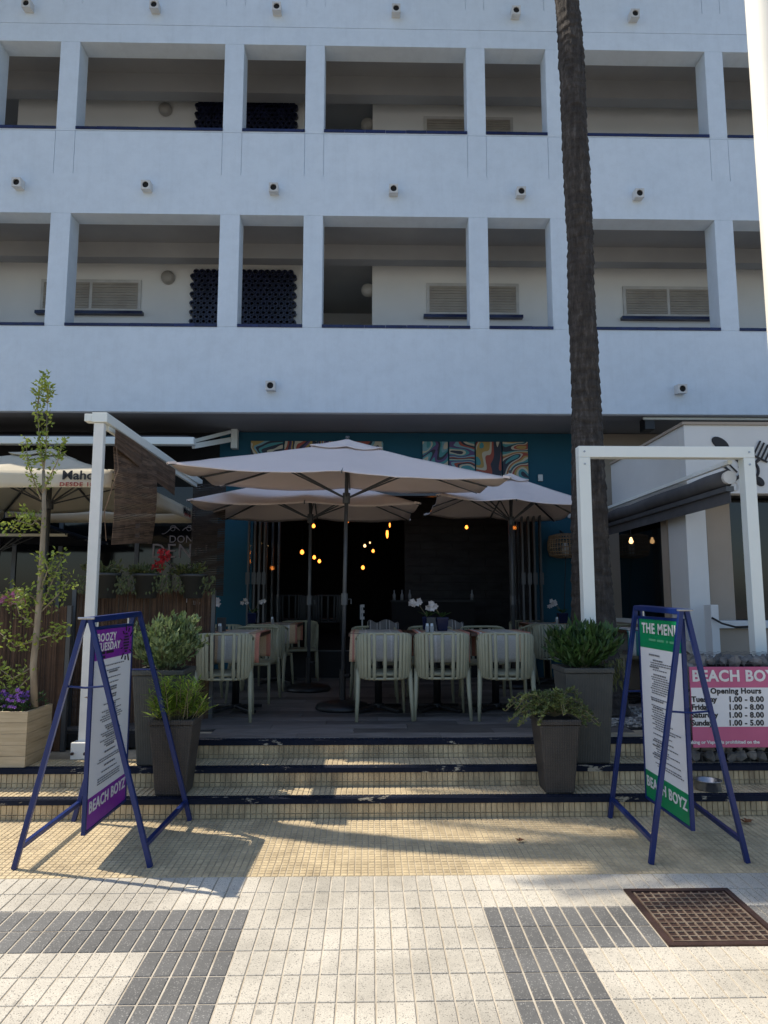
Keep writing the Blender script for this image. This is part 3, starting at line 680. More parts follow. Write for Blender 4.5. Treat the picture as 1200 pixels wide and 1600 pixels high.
def parasol_parts(t, ap, cr, basep, mt, rib, pole_r=.02, base_r=.27, vent=True, knob=True):
    o = part('canopy', canopy_mesh(ap, cr), mt, t, smooth=True); s = o.modifiers.new('t', 'SOLIDIFY'); s.thickness = .005
    ctr = sum(cr, Vector())/4; mids = [cr[i].lerp(cr[(i+1) % 4], .5)+(ctr-cr[i].lerp(cr[(i+1) % 4], .5))*.03 for i in range(4)]
    hub = ap+Vector((0,0,-.07)); ax = (ap-Vector(basep)); run = ap-ax.normalized()*.62
    for e in cr+mids:
        r = part('rib', M().bar(hub, e+Vector((0,0,-.014)), .014, .022), rib, t)
        q = hub.lerp(e, .48)+Vector((0,0,-.02)); part('strut', M().bar(run, q, .011, .016), rib, r)
    for e in cr:
        part('rib_pocket', M().bar(e.lerp(ap,.035)+Vector((0,0,-.006)), e+Vector((0,0,-.004)), .05, .02), mt, t)
    if vent:
        vc = [ap.lerp(c, .24)+Vector((0,0,.020)) for c in cr]
        v = part('vent_cap', canopy_mesh(ap+Vector((0,0,.028)), vc, .03, .05, 8), mt, t, smooth=True); s = v.modifiers.new('t', 'SOLIDIFY'); s.thickness = .005
    part('finial', M().lathe([(.0,.065),(.018,.06),(.024,.045),(.012,.03),(.012,0)], 12, ap), rib, t, smooth=True)
    b = Vector(basep); part('pole', M().tube([b+Vector((0,0,.04)), ap+Vector((0,0,-.02))], pole_r, 12), rib, t, smooth=True)
    part('runner', M().tube([run+ax.normalized()*.06, run-ax.normalized()*.05], pole_r*1.9, 12), rib, t)
    part('hub', M().tube([hub+ax.normalized()*.03, hub-ax.normalized()*.04], pole_r*2, 12), rib, t)
    if knob:
        k = b+ax*.40; cr_ = part('crank_box', M().tube([k-ax.normalized()*.06, k+ax.normalized()*.06], pole_r*1.7, 10), rib, t)
        part('crank_handle', M().tube([k, k+Vector((.07,-.03,0)), k+Vector((.07,-.03,-.05))], .007, 6), rib, cr_)
    if base_r:
        part('base', M().lathe([(.0,0),(base_r,0),(base_r+.01,.02),(base_r-.01,.055),(base_r*.55,.08),(.05,.095),(.0,.095)], 32, b), MT['blackmetal'], t, smooth=True)
        part('base_sleeve', M().tube([b+Vector((0,0,.08)), b+Vector((0,0,.40))], pole_r*1.6, 12), MT['blackmetal'], t)
        part('knob', M().tube([b+Vector((.03,-.02,.34)), b+Vector((.075,-.05,.34))], .02, 8), MT['blackmetal'], t)
parasol_parts(mp, ap, cr, (ap.x, ap.y, L2), MT['cream_canvas'], MT['greymetal'], .028, 0, True, False)
val = []
for k in range(4):
    a, b = cr[k], cr[(k+1) % 4]; out = Vector(((b-a).y, -(b-a).x, 0)).normalized()
    m = M().grid(lambda u, v: a.lerp(b, u)+out*(.004+.02*v+.012*v*math.sin(u*9))-Vector((0,0,(zv1-zv0)*v)), 24, 3)
    o = part('valance', m, MT['cream_canvas'], mp, smooth=True); s = o.modifiers.new('t', 'SOLIDIFY'); s.thickness = .005; val.append(o)
hv = zv1-zv0
for i, (px_, s) in enumerate(((128, 1.0),)):
    c = U(px_, 743, FYa-.036); text('printed_name', 'Mahou', .118, MT['ink'], mp, fx(c, (1,0,0), (0,.05,1)), bold=.0022, sx=1.12)
    c = U(px_-2, 757, FYa-.045); text('printed_line', 'DESDE 1890', .052, MT['inkred'], mp, fx(c, (1,0,0), (0,.05,1)), bold=.001, sx=1.25, spacing=1.15)
c = Vector((mx1+.03, FYb-.45, zv0+hv*.60)); text('printed_name', 'Mahou', .13, MT['ink'], mp, fx(c, (0,1,0), (0,0,1)), bold=.003)
c = Vector((mx1+.034, FYb-.45, zv0+hv*.27)); text('printed_line', 'DESDE 1890', .06, MT['inkred'], mp, fx(c, (0,1,0), (0,0,1)))
# second, dark parasol further back on the left
dx1 = UX(132, 9.6); ap2 = Vector((dx1-1.25, 9.75, UZ(818,9.7)+.22)); zc2 = UZ(838, 9.2)
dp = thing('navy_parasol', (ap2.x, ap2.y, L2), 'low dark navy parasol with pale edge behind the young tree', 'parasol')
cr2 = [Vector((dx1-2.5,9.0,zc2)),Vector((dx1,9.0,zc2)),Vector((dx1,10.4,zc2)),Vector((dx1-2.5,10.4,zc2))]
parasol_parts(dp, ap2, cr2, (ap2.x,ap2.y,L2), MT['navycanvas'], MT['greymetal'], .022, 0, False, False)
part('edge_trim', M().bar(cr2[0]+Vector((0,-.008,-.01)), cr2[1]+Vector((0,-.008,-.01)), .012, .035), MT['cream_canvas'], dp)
# ================================================================== WHITE PERGOLA POST AND BEAM (left)
pp = U(131, 1182, 5.97); px0 = pp.x
pg = thing('pergola', (px0, 5.97, L2), 'weathered white pergola post and beam carrying the bamboo blind', 'pergola')
zt = UZ(664, 5.97)
part('post', M().box(px0-.043,px0+.043,5.94,6.00,L2+.04,zt), MT['whitepaint'], pg, bevel=.006)
part('base_plate', M().box(px0-.075,px0+.075,5.88,6.06,L2,L2+.13), MT['whitepaint'], pg, bevel=.006)
for dx in (-.05,.05): part('bolt', M().tube([(px0+dx,5.865,L2+.05),(px0+dx,5.85,L2+.05)], .013, 6), MT['iron'], pg)
part('beam', M().box(px0-.055,px0+.075,5.92,9.39,zt+.002,zt+.085), MT['alu'], pg, bevel=.005)
part('cap_end', M().box(px0-.12,px0-.056,5.925,6.02,zt+.01,zt+.075), MT['alu'], pg, bevel=.005)
part('rail', M().box(px0+.02,px0+.05,6.04,9.38,zt-.04,zt), MT['alu'], pg)
def slatblind(name, label, fnp, rows, cat='blind', mt='bamboo'):
    m = M()
    for i in range(rows):
        a, b, c, d = fnp(i/rows), fnp((i+.86)/rows), None, None
        (p0, p1), (q0, q1) = a, b; n = 8
        for j in range(n):
            s0, s1 = j/n, (j+1)/n; wob = lambda s: Vector((.006*math.sin(s*9), 0, .004*math.sin(s*5+i*.8)))
            v = [p0.lerp(p1,s0)+wob(s0), p0.lerp(p1,s1)+wob(s1), q0.lerp(q1,s1)+wob(s1), q0.lerp(q1,s0)+wob(s0)]
            m.add(v, [(0,1,2,3)])
    o = link(name, m.mesh(name), MT[mt]); s = o.modifiers.new('t', 'SOLIDIFY'); s.thickness = .006; s.offset = 0
    o.location = (0,0,0); tag(o, label, cat); return o
bx = px0+.085
zb = zt-.02
def f1(t): # strip along the beam, slanting
    return (Vector((bx, 6.10, zb-.0-.16*t)), Vector((bx+.03, 7.9, zb-.02-.30*t)))
slatblind('bamboo_blind', 'bamboo blind bunched along the left pergola beam', f1, 26)
y1a = 6.22; 
def f2(t):
    return (Vector((UX(168,6.2)+.02*math.sin(t*3), 6.20+.05*t, UZ(700,6.2)-t*(UZ(700,6.2)-UZ(852,6.3)))), Vector((UX(236,7.15)+.03*math.sin(t*3), 7.15-.05*t, UZ(722,7.1)-t*(UZ(722,7.1)-UZ(850,7.1)))))
slatblind('bamboo_blind', 'brown bamboo blind hanging down beside the white pergola post', f2, 70)
def f3(t): return (Vector((UX(297,9.2), 9.2, UZ(757,9.2)-t*1.45)), Vector((UX(348,9.2), 9.25, UZ(757,9.2)-t*1.45)))
slatblind('bamboo_blind', 'dark bamboo blind hanging in front of the window lettering', f3, 70, 'blind', 'blackbrown')
o = link('blind_cord', M().tube([Vector((bx+.02,6.08,zb-.15)), Vector((bx+.04,6.1,zb-.35)), U(163,800,6.1), U(166,845,6.15)], .004, 5).mesh('blind_cord'), MT['bamboo']); tag(o, 'thin cord dangling beside the hanging bamboo blind', 'cord')
# ================================================================== RIGHT WHITE FRAME, ROLLED AWNING, KIOSK
RY = 6.05
fr = thing('white_frame', (UX(1045,RY), RY, L2), 'tall plain white metal frame standing in front of the palm', 'frame')
xa, xb = UX(905,RY,730), UX(1163,RY,730); zt2 = UZ(697,RY,1000); tk = .10
part('post', M().box(xa,xa+tk,RY,RY+tk,L2,zt2-tk), MT['alu'], fr, bevel=.004); part('post', M().box(xb,xb+tk,RY,RY+tk,L2,zt2-tk), MT['alu'], fr, bevel=.004)
part('top_beam', M().box(xa,xb+tk,RY,RY+tk,zt2-tk+.001,zt2), MT['alu'], fr, bevel=.004)
for bx_, bz_ in ((xa+.05,zt2-.16),(xa+.05,zt2-.05),(xb+.05,zt2-.16),(xb+.05,zt2-.05)): part('bolt', M().tube([(bx_,RY+.002,bz_),(bx_,RY-.006,bz_)], .009, 8), MT['steel'], fr)
ra = thing('rolled_awning', (xb, 7.8, zt2-.5), 'dark rolled awning running from the white frame back to the building', 'awning')
zr0 = UZ(742,RY+.1,1158); RX = xb-.075
def rl(y0, y1): return [(RX, y0+(y1-y0)*i/8, zr0-.02+.006*math.sin(i*2)) for i in range(9)]
part('fabric_roll', M().tube(rl(RY+.15, 9.38), [.075+.004*math.sin(i*3) for i in range(9)], 14), MT['awning_dark'], ra, smooth=True)
part('guide_bar', M().box(RX-.01,RX+.03,RY+.11,9.38,zr0+.10,zr0+.135), MT['alu'], ra)
part('front_bar', M().box(RX-.04,RX+.03,RY+.11,9.38,zr0-.145,zr0-.10), MT['greymetal'], ra)
part('fabric_drop', M().box(RX-.01,RX-.002,RY+.11,9.38,zr0-.25,zr0-.146), MT['awning_dark'], ra)
part('end_cap', M().tube([(RX,RY+.11,zr0-.02),(RX,RY+.148,zr0-.02)], .06, 14), MT['frame_white'], ra)
part('gear_eye', M().tube([Vector((xb-.03,RY+.12,zr0-.10))+Vector((.025*math.cos(a),0,.04*math.sin(a))) for a in [i*math.pi/6 for i in range(13)]], .009, 6, False), MT['frame_white'], ra)
KX, KY = 3.33, 7.15
ks = thing('kiosk_building', (4.5, KY, L2), 'white kiosk with a cutlery emblem at the right edge', 'kiosk')
kz1 = UZ(664, KY, 1070); kz0 = UZ(771, KY, 1130)
kx = UX(1070, KY, 700)
part('fascia', M().box(kx,8.0,KY,KY+.15,kz0,kz1), MT['kioskwhite'], ks, bevel=.006)
part('side_fascia', M().box(kx,kx+.15,KY+.15,9.39,kz0-.02,kz1), MT['kioskwhite'], ks)
part('fascia_cap', M().box(kx-.02,8.0,KY-.02,9.39,kz1+.001,kz1+.03), MT['beige'], ks)
part('ceiling', M().box(kx+.15,8,KY+.15,9.39,kz0+.05,kz0+.1), MT['beige'], ks)
p0 = UX(1056,7.75); 
part('pier', M().box(UX(1076,7.3),UX(1108,7.3),7.3,7.75,L2,kz0), MT['kioskwhite'], ks, bevel=.004)
part('panel', M().box(UX(1108,7.45)+.002,UX(1146,7.45),7.45,7.6,L2,kz0), MT['beige'], ks)
part('window_pane', M().box(UX(1146,7.5),7.9,7.5,7.52,1.15,kz0), MT['glassdark'], ks)
part('sill_wall', M().box(UX(1110,7.4),7.9,7.28,7.44,L2,UZ(982,7.3,1150)), MT['beige'], ks)
part('window_sill', M().box(UX(1112,7.3),7.9,7.22,7.47,UZ(982,7.25,1150)+.002,UZ(970,7.25,1150)), MT['kioskwhite'], ks, bevel=.006)
sxk = UX(1076,7.3)
part('side_sill', M().box(sxk-.02,sxk+.1,7.76,9.38,.9,1.25), MT['beige'], ks); part('window_sill', M().box(sxk-.05,sxk+.1,7.76,9.38,1.251,1.30), MT['kioskwhite'], ks)
part('window_pane', M().box(sxk+.03,sxk+.05,7.9,9.38,1.30,kz0-.05), MT['glassdark'], ks)
part('window_frame', M().box(sxk-.01,sxk+.08,7.76,7.92,1.30,kz0-.05), MT['beige'], ks)
part('lower_wall', M().box(sxk+.0,sxk+.1,7.76,9.38,L2,.9), MT['beige'], ks)
part('end_post', M().box(UX(1104,7.1),UX(1116,7.1),7.05,7.2,L2,UZ(945,7.1,1110)), MT['kioskwhite'], ks, bevel=.004)
ro = link('barrier_rope', M().tube([U(1112,965,7.04), U(1128,974,7.0), U(1150,980,6.9), U(1176,979,6.6)], .011, 6).mesh('barrier_rope'), MT['blackmetal'], smooth=True); tag(ro, 'dark rope sagging between the low white post and the white frame', 'rope')
# emblem: ring head, spoon and fork crossed
em = M(); ey = KY-.012
def E_(px_, py_): return U(px_, py_, ey)
def ell(m, c, rx, rz, ang, n=22):
    ca, sa = math.cos(ang), math.sin(ang)
    vs = []
    for i in range(n):
        a = 2*math.pi*i/n; x, z = rx*math.cos(a), rz*math.sin(a); vs.append((c.x+x*ca-z*sa, ey, c.z+x*sa+z*ca))
    m.add(vs, [tuple(range(n))[::-1]]); m.add([(x, ey+.011, z) for x, _, z in vs], [tuple(range(n))])
ell(em, E_(1126,693), .10, .055, rad(-35)); em.bar(E_(1134,700), E_(1192,757), .035, .012, (0,1,0)); ell(em, E_(1187,752), .06, .04, rad(-45))
em.tube([E_(1170,735)+Vector((.10*math.cos(a),0,.10*math.sin(a))) for a in [rad(-60+i*14) for i in range(17)]], .014, 6)
for k in range(4):
    em.bar(E_(1178+k*6,712-2+k*3), E_(1188+k*6,689+k*3), .016, .012, (0,1,0))
em.bar(E_(1176,711), E_(1199,722), .018, .012, (0,1,0)); em.bar(E_(1186,718), E_(1140,757), .03, .012, (0,1,0))
em.bar(E_(1130,727), E_(1150,745), .02, .012, (0,1,0)); em.bar(E_(1138,724), E_(1152,738), .012, .012, (0,1,0))
part('cutlery_emblem', em, MT['ink'], ks)
# added glowing bulb on a cord, standing for a bulb mirrored in the kiosk glass
for (px_, py_, dsc) in ((1012,846,''),):
    c = U(px_, py_, 8.6); c.x = min(c.x, sxk-.1)
    t = thing('pendant_bulb', (c.x,c.y,c.z+.7), 'added glowing bulb under the dark rolled awning, standing for a reflection in the kiosk glass', 'pendant bulb')
    part('cord', M().tube([(c.x,c.y,zr0-.1),(c.x,c.y,c.z+.05)], .004, 5), MT['blackmetal'], t)
    part('bulb', M().lathe([(.001,-.03),(.022,-.02),(.028,0),(.02,.02),(.01,.05),(.001,.05)], 10, c), MT['bulbdim'], t, smooth=True)
# ceiling lamp box under slab at right
o = link('security_camera', M().box(-.07,.07,-.1,.1,-.17,0).mesh('security_camera'), MT['blackmetal'], None, (UX(1011,9.6,660), 9.6, 4.034), bevel=.01); tag(o, 'small black box fixed under the slab above the white frame', 'camera')
o = link('conduit', M().tube([(UX(1005,9.5,655),9.5,4.02),(8,9.5,4.02)], .02, 8).mesh('conduit'), MT['alu']); tag(o, 'thin pale conduit along the slab soffit at the upper right', 'conduit')
# near lamp post at the right edge
lp = thing('lamp_post', (0,0,0), 'cream street lamp post, cut by the right edge of the picture', 'lamp post')
lx, ly = U(1207,240,3.2).x, 3.2
lp.location = (lx, ly, gz(ly))
part('pole', M().tube([(lx+.012,ly,gz(ly)),(lx+.01,ly,gz(ly)+1.0),(lx,ly,gz(ly)+7.0)], [.095,.085,.075], 20), MT['cream_pole'], lp, smooth=True)
part('foot', M().lathe([(.16,0),(.16,.03),(.11,.06),(.105,.25),(.09,.3)], 20, (lx+.012,ly,gz(ly))), MT['cream_pole'], lp, smooth=True)
part('lantern_head', M().lathe([(.0,.5),(.28,.42),(.30,.3),(.18,.05),(.075,0)], 20, (lx,ly,gz(ly)+7.0)), MT['cream_pole'], lp, smooth=True)
# ================================================================== MAUVE PARASOLS
def parasol(corners, apex, basep, label):
    t = thing('patio_parasol', basep, label, 'parasol', 'mauve patio parasols on the terrace')
    parasol_parts(t, apex, corners, basep, MT['canopy'], MT['greymetal'], .021, .27)
b1 = U(535,1100,7.5); b1.z = FZ
parasol([U(262,723,6.38),U(798,746,6.5),U(745,768,8.45),U(345,758,8.35)], U(543,690,7.5), b1, 'large mauve parasol in front, its pole standing beside the row of three chairs')
b2 = Vector((UX(484,9.0), 9.0, FZ))
parasol([U(293,781,8.1),U(656,786,8.1),U(640,812,10.1),U(352,810,10.1)], U(486,737,9.1), b2, 'mauve parasol half hidden behind the front one, left of the doorway')
b3 = Vector((UX(801,9.3), 9.3, FZ))
parasol([U(683,773,8.35),U(932,785,8.35),U(866,813,10.3),U(664,804,10.3)], U(797,742,9.3), b3, 'mauve parasol at the right, its edge behind the palm trunk')
# ================================================================== CHAIRS, TABLES
def make_chair(mt):
    r = bpy.data.objects.new('slatted_chair', None); COL.objects.link(r)
    # origin on the floor under the seat centre; the back is at -y
    def arc(z, wd, dp, t, yb):          # U shaped plan, t 0..1 from left arm round the back to the right arm
        a = math.pi*(1-t); return Vector((math.copysign(abs(math.cos(a))**.55, math.cos(a))*wd/2, yb+dp-(math.sin(a)**.6)*dp, z))
    n = 28; YB = -.27
    top = [arc(.80-.05*abs(2*i/n-1)**3, .51, .17, i/n, YB) for i in range(n+1)]
    low = [arc(.43-.045*math.sin(math.pi*i/n), .49, .17, i/n, YB+.03) for i in range(n+1)]
    f = M(); f.tube(top, .0135, 8); f.tube(low, .0125, 8)
    for s in (0, -1): f.tube([top[s], top[s].lerp(low[s], .5)+Vector((0,.008,0)), low[s]], .014, 8)
    link('back_frame', f.mesh('back_frame'), mt, r, smooth=True)
    k = 13
    for i in range(k):
        t = .13+.74*i/(k-1); ii = t*n; i0 = int(ii); fr_ = ii-i0
        a = top[i0].lerp(top[min(i0+1,n)], fr_); b = low[i0].lerp(low[min(i0+1,n)], fr_); bul = Vector((0,-.022,0))
        m = M().tube([a+Vector((0,-.004,.010)), a+Vector((0,-.014,-.012)), a.lerp(b,.35)+bul, a.lerp(b,.7)+bul, b+Vector((0,-.012,.01)), b+Vector((0,0,-.012))], [.007,.009,.009,.009,.009,.007], 8, True, 1.85)
        link('slat', m.mesh('slat'), mt, r, smooth=True)
    s = M()
    def seat(u, v):
        x = (u-.5)*.46; y = -.21+v*.44; e = max(abs(u-.5), abs(v-.5))*2; return Vector((x*(1-.06*(v>.9)), y, .445-.018*(1-e**2)-(.02 if e > .97 else 0)))
    s.grid(seat, 12, 12); o = link('seat', s.mesh('seat'), mt, r, smooth=True); so_ = o.modifiers.new('t', 'SOLIDIFY'); so_.thickness = .025; so_.offset = -1
    for sx in (-1, 1):
        link('leg', M().tube([(sx*.243,-.16,.47),(sx*.245,-.19,.40),(sx*.252,-.22,.22),(sx*.262,-.262,0)], [.021,.023,.020,.0145], 8).mesh('leg'), mt, r, smooth=True)
        link('leg', M().tube([(sx*.215,.17,.43),(sx*.222,.19,.30),(sx*.235,.225,0)], [.018,.018,.012], 8).mesh('leg'), mt, r, smooth=True)
    return r
proto = make_chair(MT['sage']); first = [True]
def chair(x, y, rz, label, z=FZ, src=None, group='slatted chairs on the terrace'):
    if src is None and first[0]: o = proto; first[0] = False
    else: o = copy_tree(src or proto)
    tag(o, label, 'chair', group); return place(o, x, y, z, rz)
def make_table():
    r = bpy.data.objects.new('bistro_table', None); COL.objects.link(r); h = .79
    link('table_top', M().box(-.298,.298,-.36,.36,h-.035,h).mesh('table_top'), MT['tablewood'], r, bevel=.005)
    link('column', M().tube([(0,0,.05),(0,0,h-.035)], .038, 12).mesh('column'), MT['blackmetal'], r, smooth=True)
    b = M(); b.lathe([(.0,.075),(.06,.07),(.065,.03),(.0,.03)], 12)
    for a in range(4):
        d = Vector((math.cos(a*math.pi/2+.785), math.sin(a*math.pi/2+.785), 0)); b.bar(d*.03+Vector((0,0,.045)), d*.31+Vector((0,0,.02)), .07, .03)
    link('base', b.mesh('base'), MT['blackmetal'], r, bevel=.006); return r
tproto = make_table(); tfirst = [True]
def table(x, y, label, z=FZ, rz=0):
    if tfirst[0]: o = tproto; tfirst[0] = False
    else: o = copy_tree(tproto)
    tag(o, label, 'table', 'small pedestal tables'); return place(o, x, y, z, rz)
def runner_mesh(mt, wd, drop, seed):
    random.seed(seed); ph = rnd(0, 6)
    def fn(u, v):
        x = (u-.5)*wd; L = .72+2*drop; s = v*L
        if s < drop: z = .792-(drop-s)-.0; y = -.375-.02*math.sin(u*9+ph)*(drop-s)/drop-.012*(drop-s)/drop*3*abs(math.sin(u*5+ph))
        elif s > drop+.72: z = .792-(s-drop-.72); y = .375
        else: z = .795+.002*math.sin(u*20); y = -.37+(s-drop)/.72*.74
        return Vector((x*(1+(.03*math.sin(v*9+ph) if s < drop else 0)), y, z))
    me = M().grid(fn, 18, 26).mesh('table_runner'); me.materials.append(mt); return me
RUN = [runner_mesh(MT['cloth_orange'], .52, .27, 3), runner_mesh(MT['cloth_coral'], .53, .28, 5), runner_mesh(MT['cloth_coral'], .50, .25, 9), runner_mesh(MT['cloth_teal'], .52, .27, 11)]
def runner(x, y, k, label, z=FZ, rz=0):
    o = link('table_runner', RUN[k], None, None, None, True); place(o, x, y, z, rz); s = o.modifiers.new('t', 'SOLIDIFY'); s.thickness = .004
    tag(o, label, 'table runner', 'striped table runners')
# cushion lying on seats
def cushion_mesh(mt, w=.44, h=.36, d=.09):
    def fn(sg):
        def g(u, v):
            a, b = 2*u-1, 2*v-1; t = max(0, (1-a**4)*(1-b**4))**.5; k = 1-.05*(1-a*a)*(b*b > .95)-.0
            return Vector((a*w/2*(1-.06*(1-abs(b))), sg*d*t*.6, b*h/2*(1-.06*(1-abs(a)))))
        return g
    m = M(); m.grid(fn(-1), 12, 12); m.grid(fn(1), 12, 12); me = m.mesh('cushion'); me.materials.append(mt); return me
CU = [cushion_mesh(MT['cloth_coral']), cushion_mesh(MT['cloth_orange'])]
def cushion(x, y, k, label, rz=0, z=FZ+.70):
    o = link('cushion', CU[k], None, None, None, True); o.location = (x, y, z); o.rotation_euler = (rad(-12), 0, rz); tag(o, label, 'cushion', 'striped cushions')
# front row at the right: three tables pushed together, three chairs each side
rowx = [UX(598,6.85), UX(690,6.85), UX(788,6.85)]; names = ['left', 'middle', 'right']
for i, x in enumerate(rowx):
    chair(x, 6.98+(.0,.03,-.02)[i], rad((4,-2,-5)[i]), 'sage green slatted chair, %s of the three front chairs with backs to the street' % names[i])
    xt = rowx[1]+(i-1)*.60
    table(xt, 7.42, 'dark wood pedestal table behind the %s of the three front chairs' % names[i])
    runner(xt+(-.02,.03,.03)[i], 7.42, (0,1,1)[i], 'striped runner draped over the table behind the %s front chair' % names[i])
    chair(xt+(-.03,.0,.02)[i], 8.12, math.pi+rad((3,-3,2)[i]), 'sage green slatted chair facing the street across the table from the %s front chair' % names[i])
# left group
chair(UX(353,6.8), 6.95, rad(3), 'sage green slatted chair with its back to the street, behind the lime green plant')
lx_ = UX(372,7.4)
for i, dx in enumerate((0, -.60)):
    table(lx_+dx, 7.42, 'dark wood pedestal table behind the chair at the left, '+('its right end' if i == 0 else 'next to the bushes'))
    runner(lx_+dx+.03, 7.42, 1, 'coral striped runner on the left front table, '+('right end by the single chair' if i == 0 else 'half hidden by the bush'))
    chair(lx_+dx+(.06 if i == 0 else 0), 8.1, math.pi+rad(-4), 'sage green slatted chair behind the left front table, '+('right one' if i == 0 else 'left one'))
chair(UX(425,9.2), 9.2, rad(-12), 'slatted chair turned sideways at the rear left table, near the folding doors')
table(UX(437,9.85), 9.85, 'pedestal table at the rear left in front of the folding doors'); runner(UX(442,9.85), 9.85, 2, 'striped runner on the rear left table before the doors')
chair(UX(352,9.25), 9.15, rad(8), 'slatted chair at the far left rear, half hidden by potted greenery')
chair(UX(470,10.1), 10.15, math.pi+rad(10), 'slatted chair behind the rear left table, against the open doorway')
# right rear group
chair(UX(858,9.1), 9.1, rad(-4), 'slatted chair with its back to the street beside the palm trunk')
table(UX(852,9.7), 9.72, 'pedestal table at the right rear, behind the chair by the palm'); runner(UX(848,9.7), 9.72, 2, 'striped runner on the right rear table by the teal wall')
chair(UX(826,10.2), 10.2, math.pi, 'slatted chair at the right rear against the folding doors')
chair(UX(806,9.2), 9.35, rad(70), 'slatted chair turned sideways at the right rear table')
# right of the palm
table(UX(998,8.0), 8.0, 'pedestal table between the palm trunk and the kiosk'); runner(UX(993,8.0), 8.0, 3, 'turquoise striped runner on the table between palm and kiosk')
chair(UX(990,8.7), 8.7, math.pi, 'slatted chair behind the table between palm and kiosk')
# inside
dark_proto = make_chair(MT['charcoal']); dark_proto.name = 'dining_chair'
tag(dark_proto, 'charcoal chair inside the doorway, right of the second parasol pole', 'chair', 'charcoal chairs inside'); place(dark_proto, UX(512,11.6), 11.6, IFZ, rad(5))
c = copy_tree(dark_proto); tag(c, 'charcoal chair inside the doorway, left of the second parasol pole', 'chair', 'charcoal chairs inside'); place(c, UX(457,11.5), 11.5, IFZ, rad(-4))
# grey throws on the far chairs of the front row
def throw(x, y, label):
    m = M().grid(lambda u, v: Vector((x+(u-.5)*.34+.02*math.sin(v*5), y-.10+.22*v+.02*math.sin(u*12), FZ+.835+.03*math.sin(v*math.pi)+.02*math.sin(u*10+v*4)-(.22*(abs(v-.5)*2)**2.5))), 16, 12)
    o = link('throw', m.mesh('throw'), MT['cloth_teal'] if False else MT['throw'], None, None, True); s = o.modifiers.new('t', 'SOLIDIFY'); s.thickness = .008; tag(o, label, 'throw', 'throws over chair backs')
MT['throw'] = stripes('striped_throw', [(0,(.16,.15,.14)),(.3,(.34,.32,.30)),(.4,(.10,.095,.09)),(.6,(.34,.32,.30)),(.7,(.16,.15,.14))], .11)
throw(rowx[1]-.60+.06, 8.40, 'grey striped throw over the chair facing the left front chair')
throw(rowx[1]+.22, 8.40, 'grey striped throw over chair backs right of the orchid')
# table things
def orchid(x, y, z, label, n=4, seed=1):
    random.seed(seed); t = thing('orchid', (x, y, z), label, 'orchid', 'white orchids on the tables')
    part('pot', M().hexa([(x-.05,y-.05,z),(x+.05,y-.05,z),(x+.05,y+.05,z),(x-.05,y+.05,z)], [(x-.065,y-.065,z+.14),(x+.065,y-.065,z+.14),(x+.065,y+.065,z+.14),(x-.065,y+.065,z+.14)]), MT['navyglass'], t, bevel=.008)
    lf = M()
    for i in range(5):
        a = rnd(0, 6.28); d = Vector((math.cos(a), math.sin(a), .5)); lf.leaf(Vector((x,y,z+.14)), d, Vector((-d.y,d.x,0)), .13, .04)
    part('leaves', lf, MT['leaf_dark'], t)
    fl = M(); st = M()
    for k in range(2):
        a = rnd(0, 6.28) if k else rnd(2.6, 3.6); top = Vector((x+.17*math.cos(a), y+.06*math.sin(a), z+.25+rnd(0,.05)))
        b = Vector((x, y, z+.13)); mid = b.lerp(top,.6)+Vector((0,0,.06)); st.tube([b, mid, top], .003, 5)
        for j in range(n):
            c = mid.lerp(top, j/max(1,n-1))+Vector((rnd(-.03,.03), rnd(-.03,.03), rnd(-.03,.03)))
            for q in range(5):
                aa = q*1.257+rnd(-.2,.2); d = Vector((math.cos(aa), -.35, math.sin(aa))); fl.leaf(c, d, Vector((-math.sin(aa), 0, math.cos(aa))), .036, .032, .1)
    part('stem', st, MT['twig'], t); part('flowers', fl, MT['petal_white'], t, stuff=True)
TZ = FZ+.795
orchid(UX(324,7.4), 7.4, TZ, 'white orchid in a navy pot on the left front table', 4, 2)
orchid(UX(396,9.75), 9.75, TZ, 'white orchid on the rear left table before the folding doors', 3, 4)
orchid(UX(690,7.45), 7.45, TZ, 'white orchid in a navy pot on the middle front table', 5, 5)
orchid(UX(664,8.0), 7.66, TZ, 'white orchid at the far edge of the front table row, left of the nearer orchid', 4, 6)
orchid(UX(877,9.6), 9.6, TZ, 'white orchid on the right rear table beside the palm trunk', 4, 7)
sk = M().lathe([(.0,0),(.02,0),(.021,.05),(.017,.06),(.0,.06)], 10).mesh('glass'); sk.materials.append(MT['clear'])
cp = M().lathe([(.0,.085),(.014,.085),(.018,.061),(.0,.061)], 10).mesh('cap'); cp.materials.append(MT['steel'])
for (px_,Y,dsc) in ((346,7.2,'on the left front table beside the orchid'),(335,7.15,'at the edge of the left front table'),(674,7.2,'on the middle front table left of the orchid'),(667,7.2,'leftmost on the middle front table'),(427,9.7,'on the rear left table'),(868,9.55,'on the right rear table')):
    t = thing('salt_shaker', (UX(px_,Y), Y, TZ), 'small glass shaker with steel cap '+dsc, 'shaker', 'shakers on the tables'); link('glass', sk, None, t); link('cap', cp, None, t)
mn = M().box(-.045,.045,-.012,.012,0,.14).mesh('menu_holder'); mn.materials.append(MT['charcoal'])
for (px_,Y,dsc) in ((348,7.35,'on the left front table'),(673,7.35,'on the middle front table')):
    o = link('menu_holder', mn, None, None, (UX(px_,Y), Y, TZ)); tag(o, 'small dark upright box '+dsc+' beside the orchid', 'menu holder')
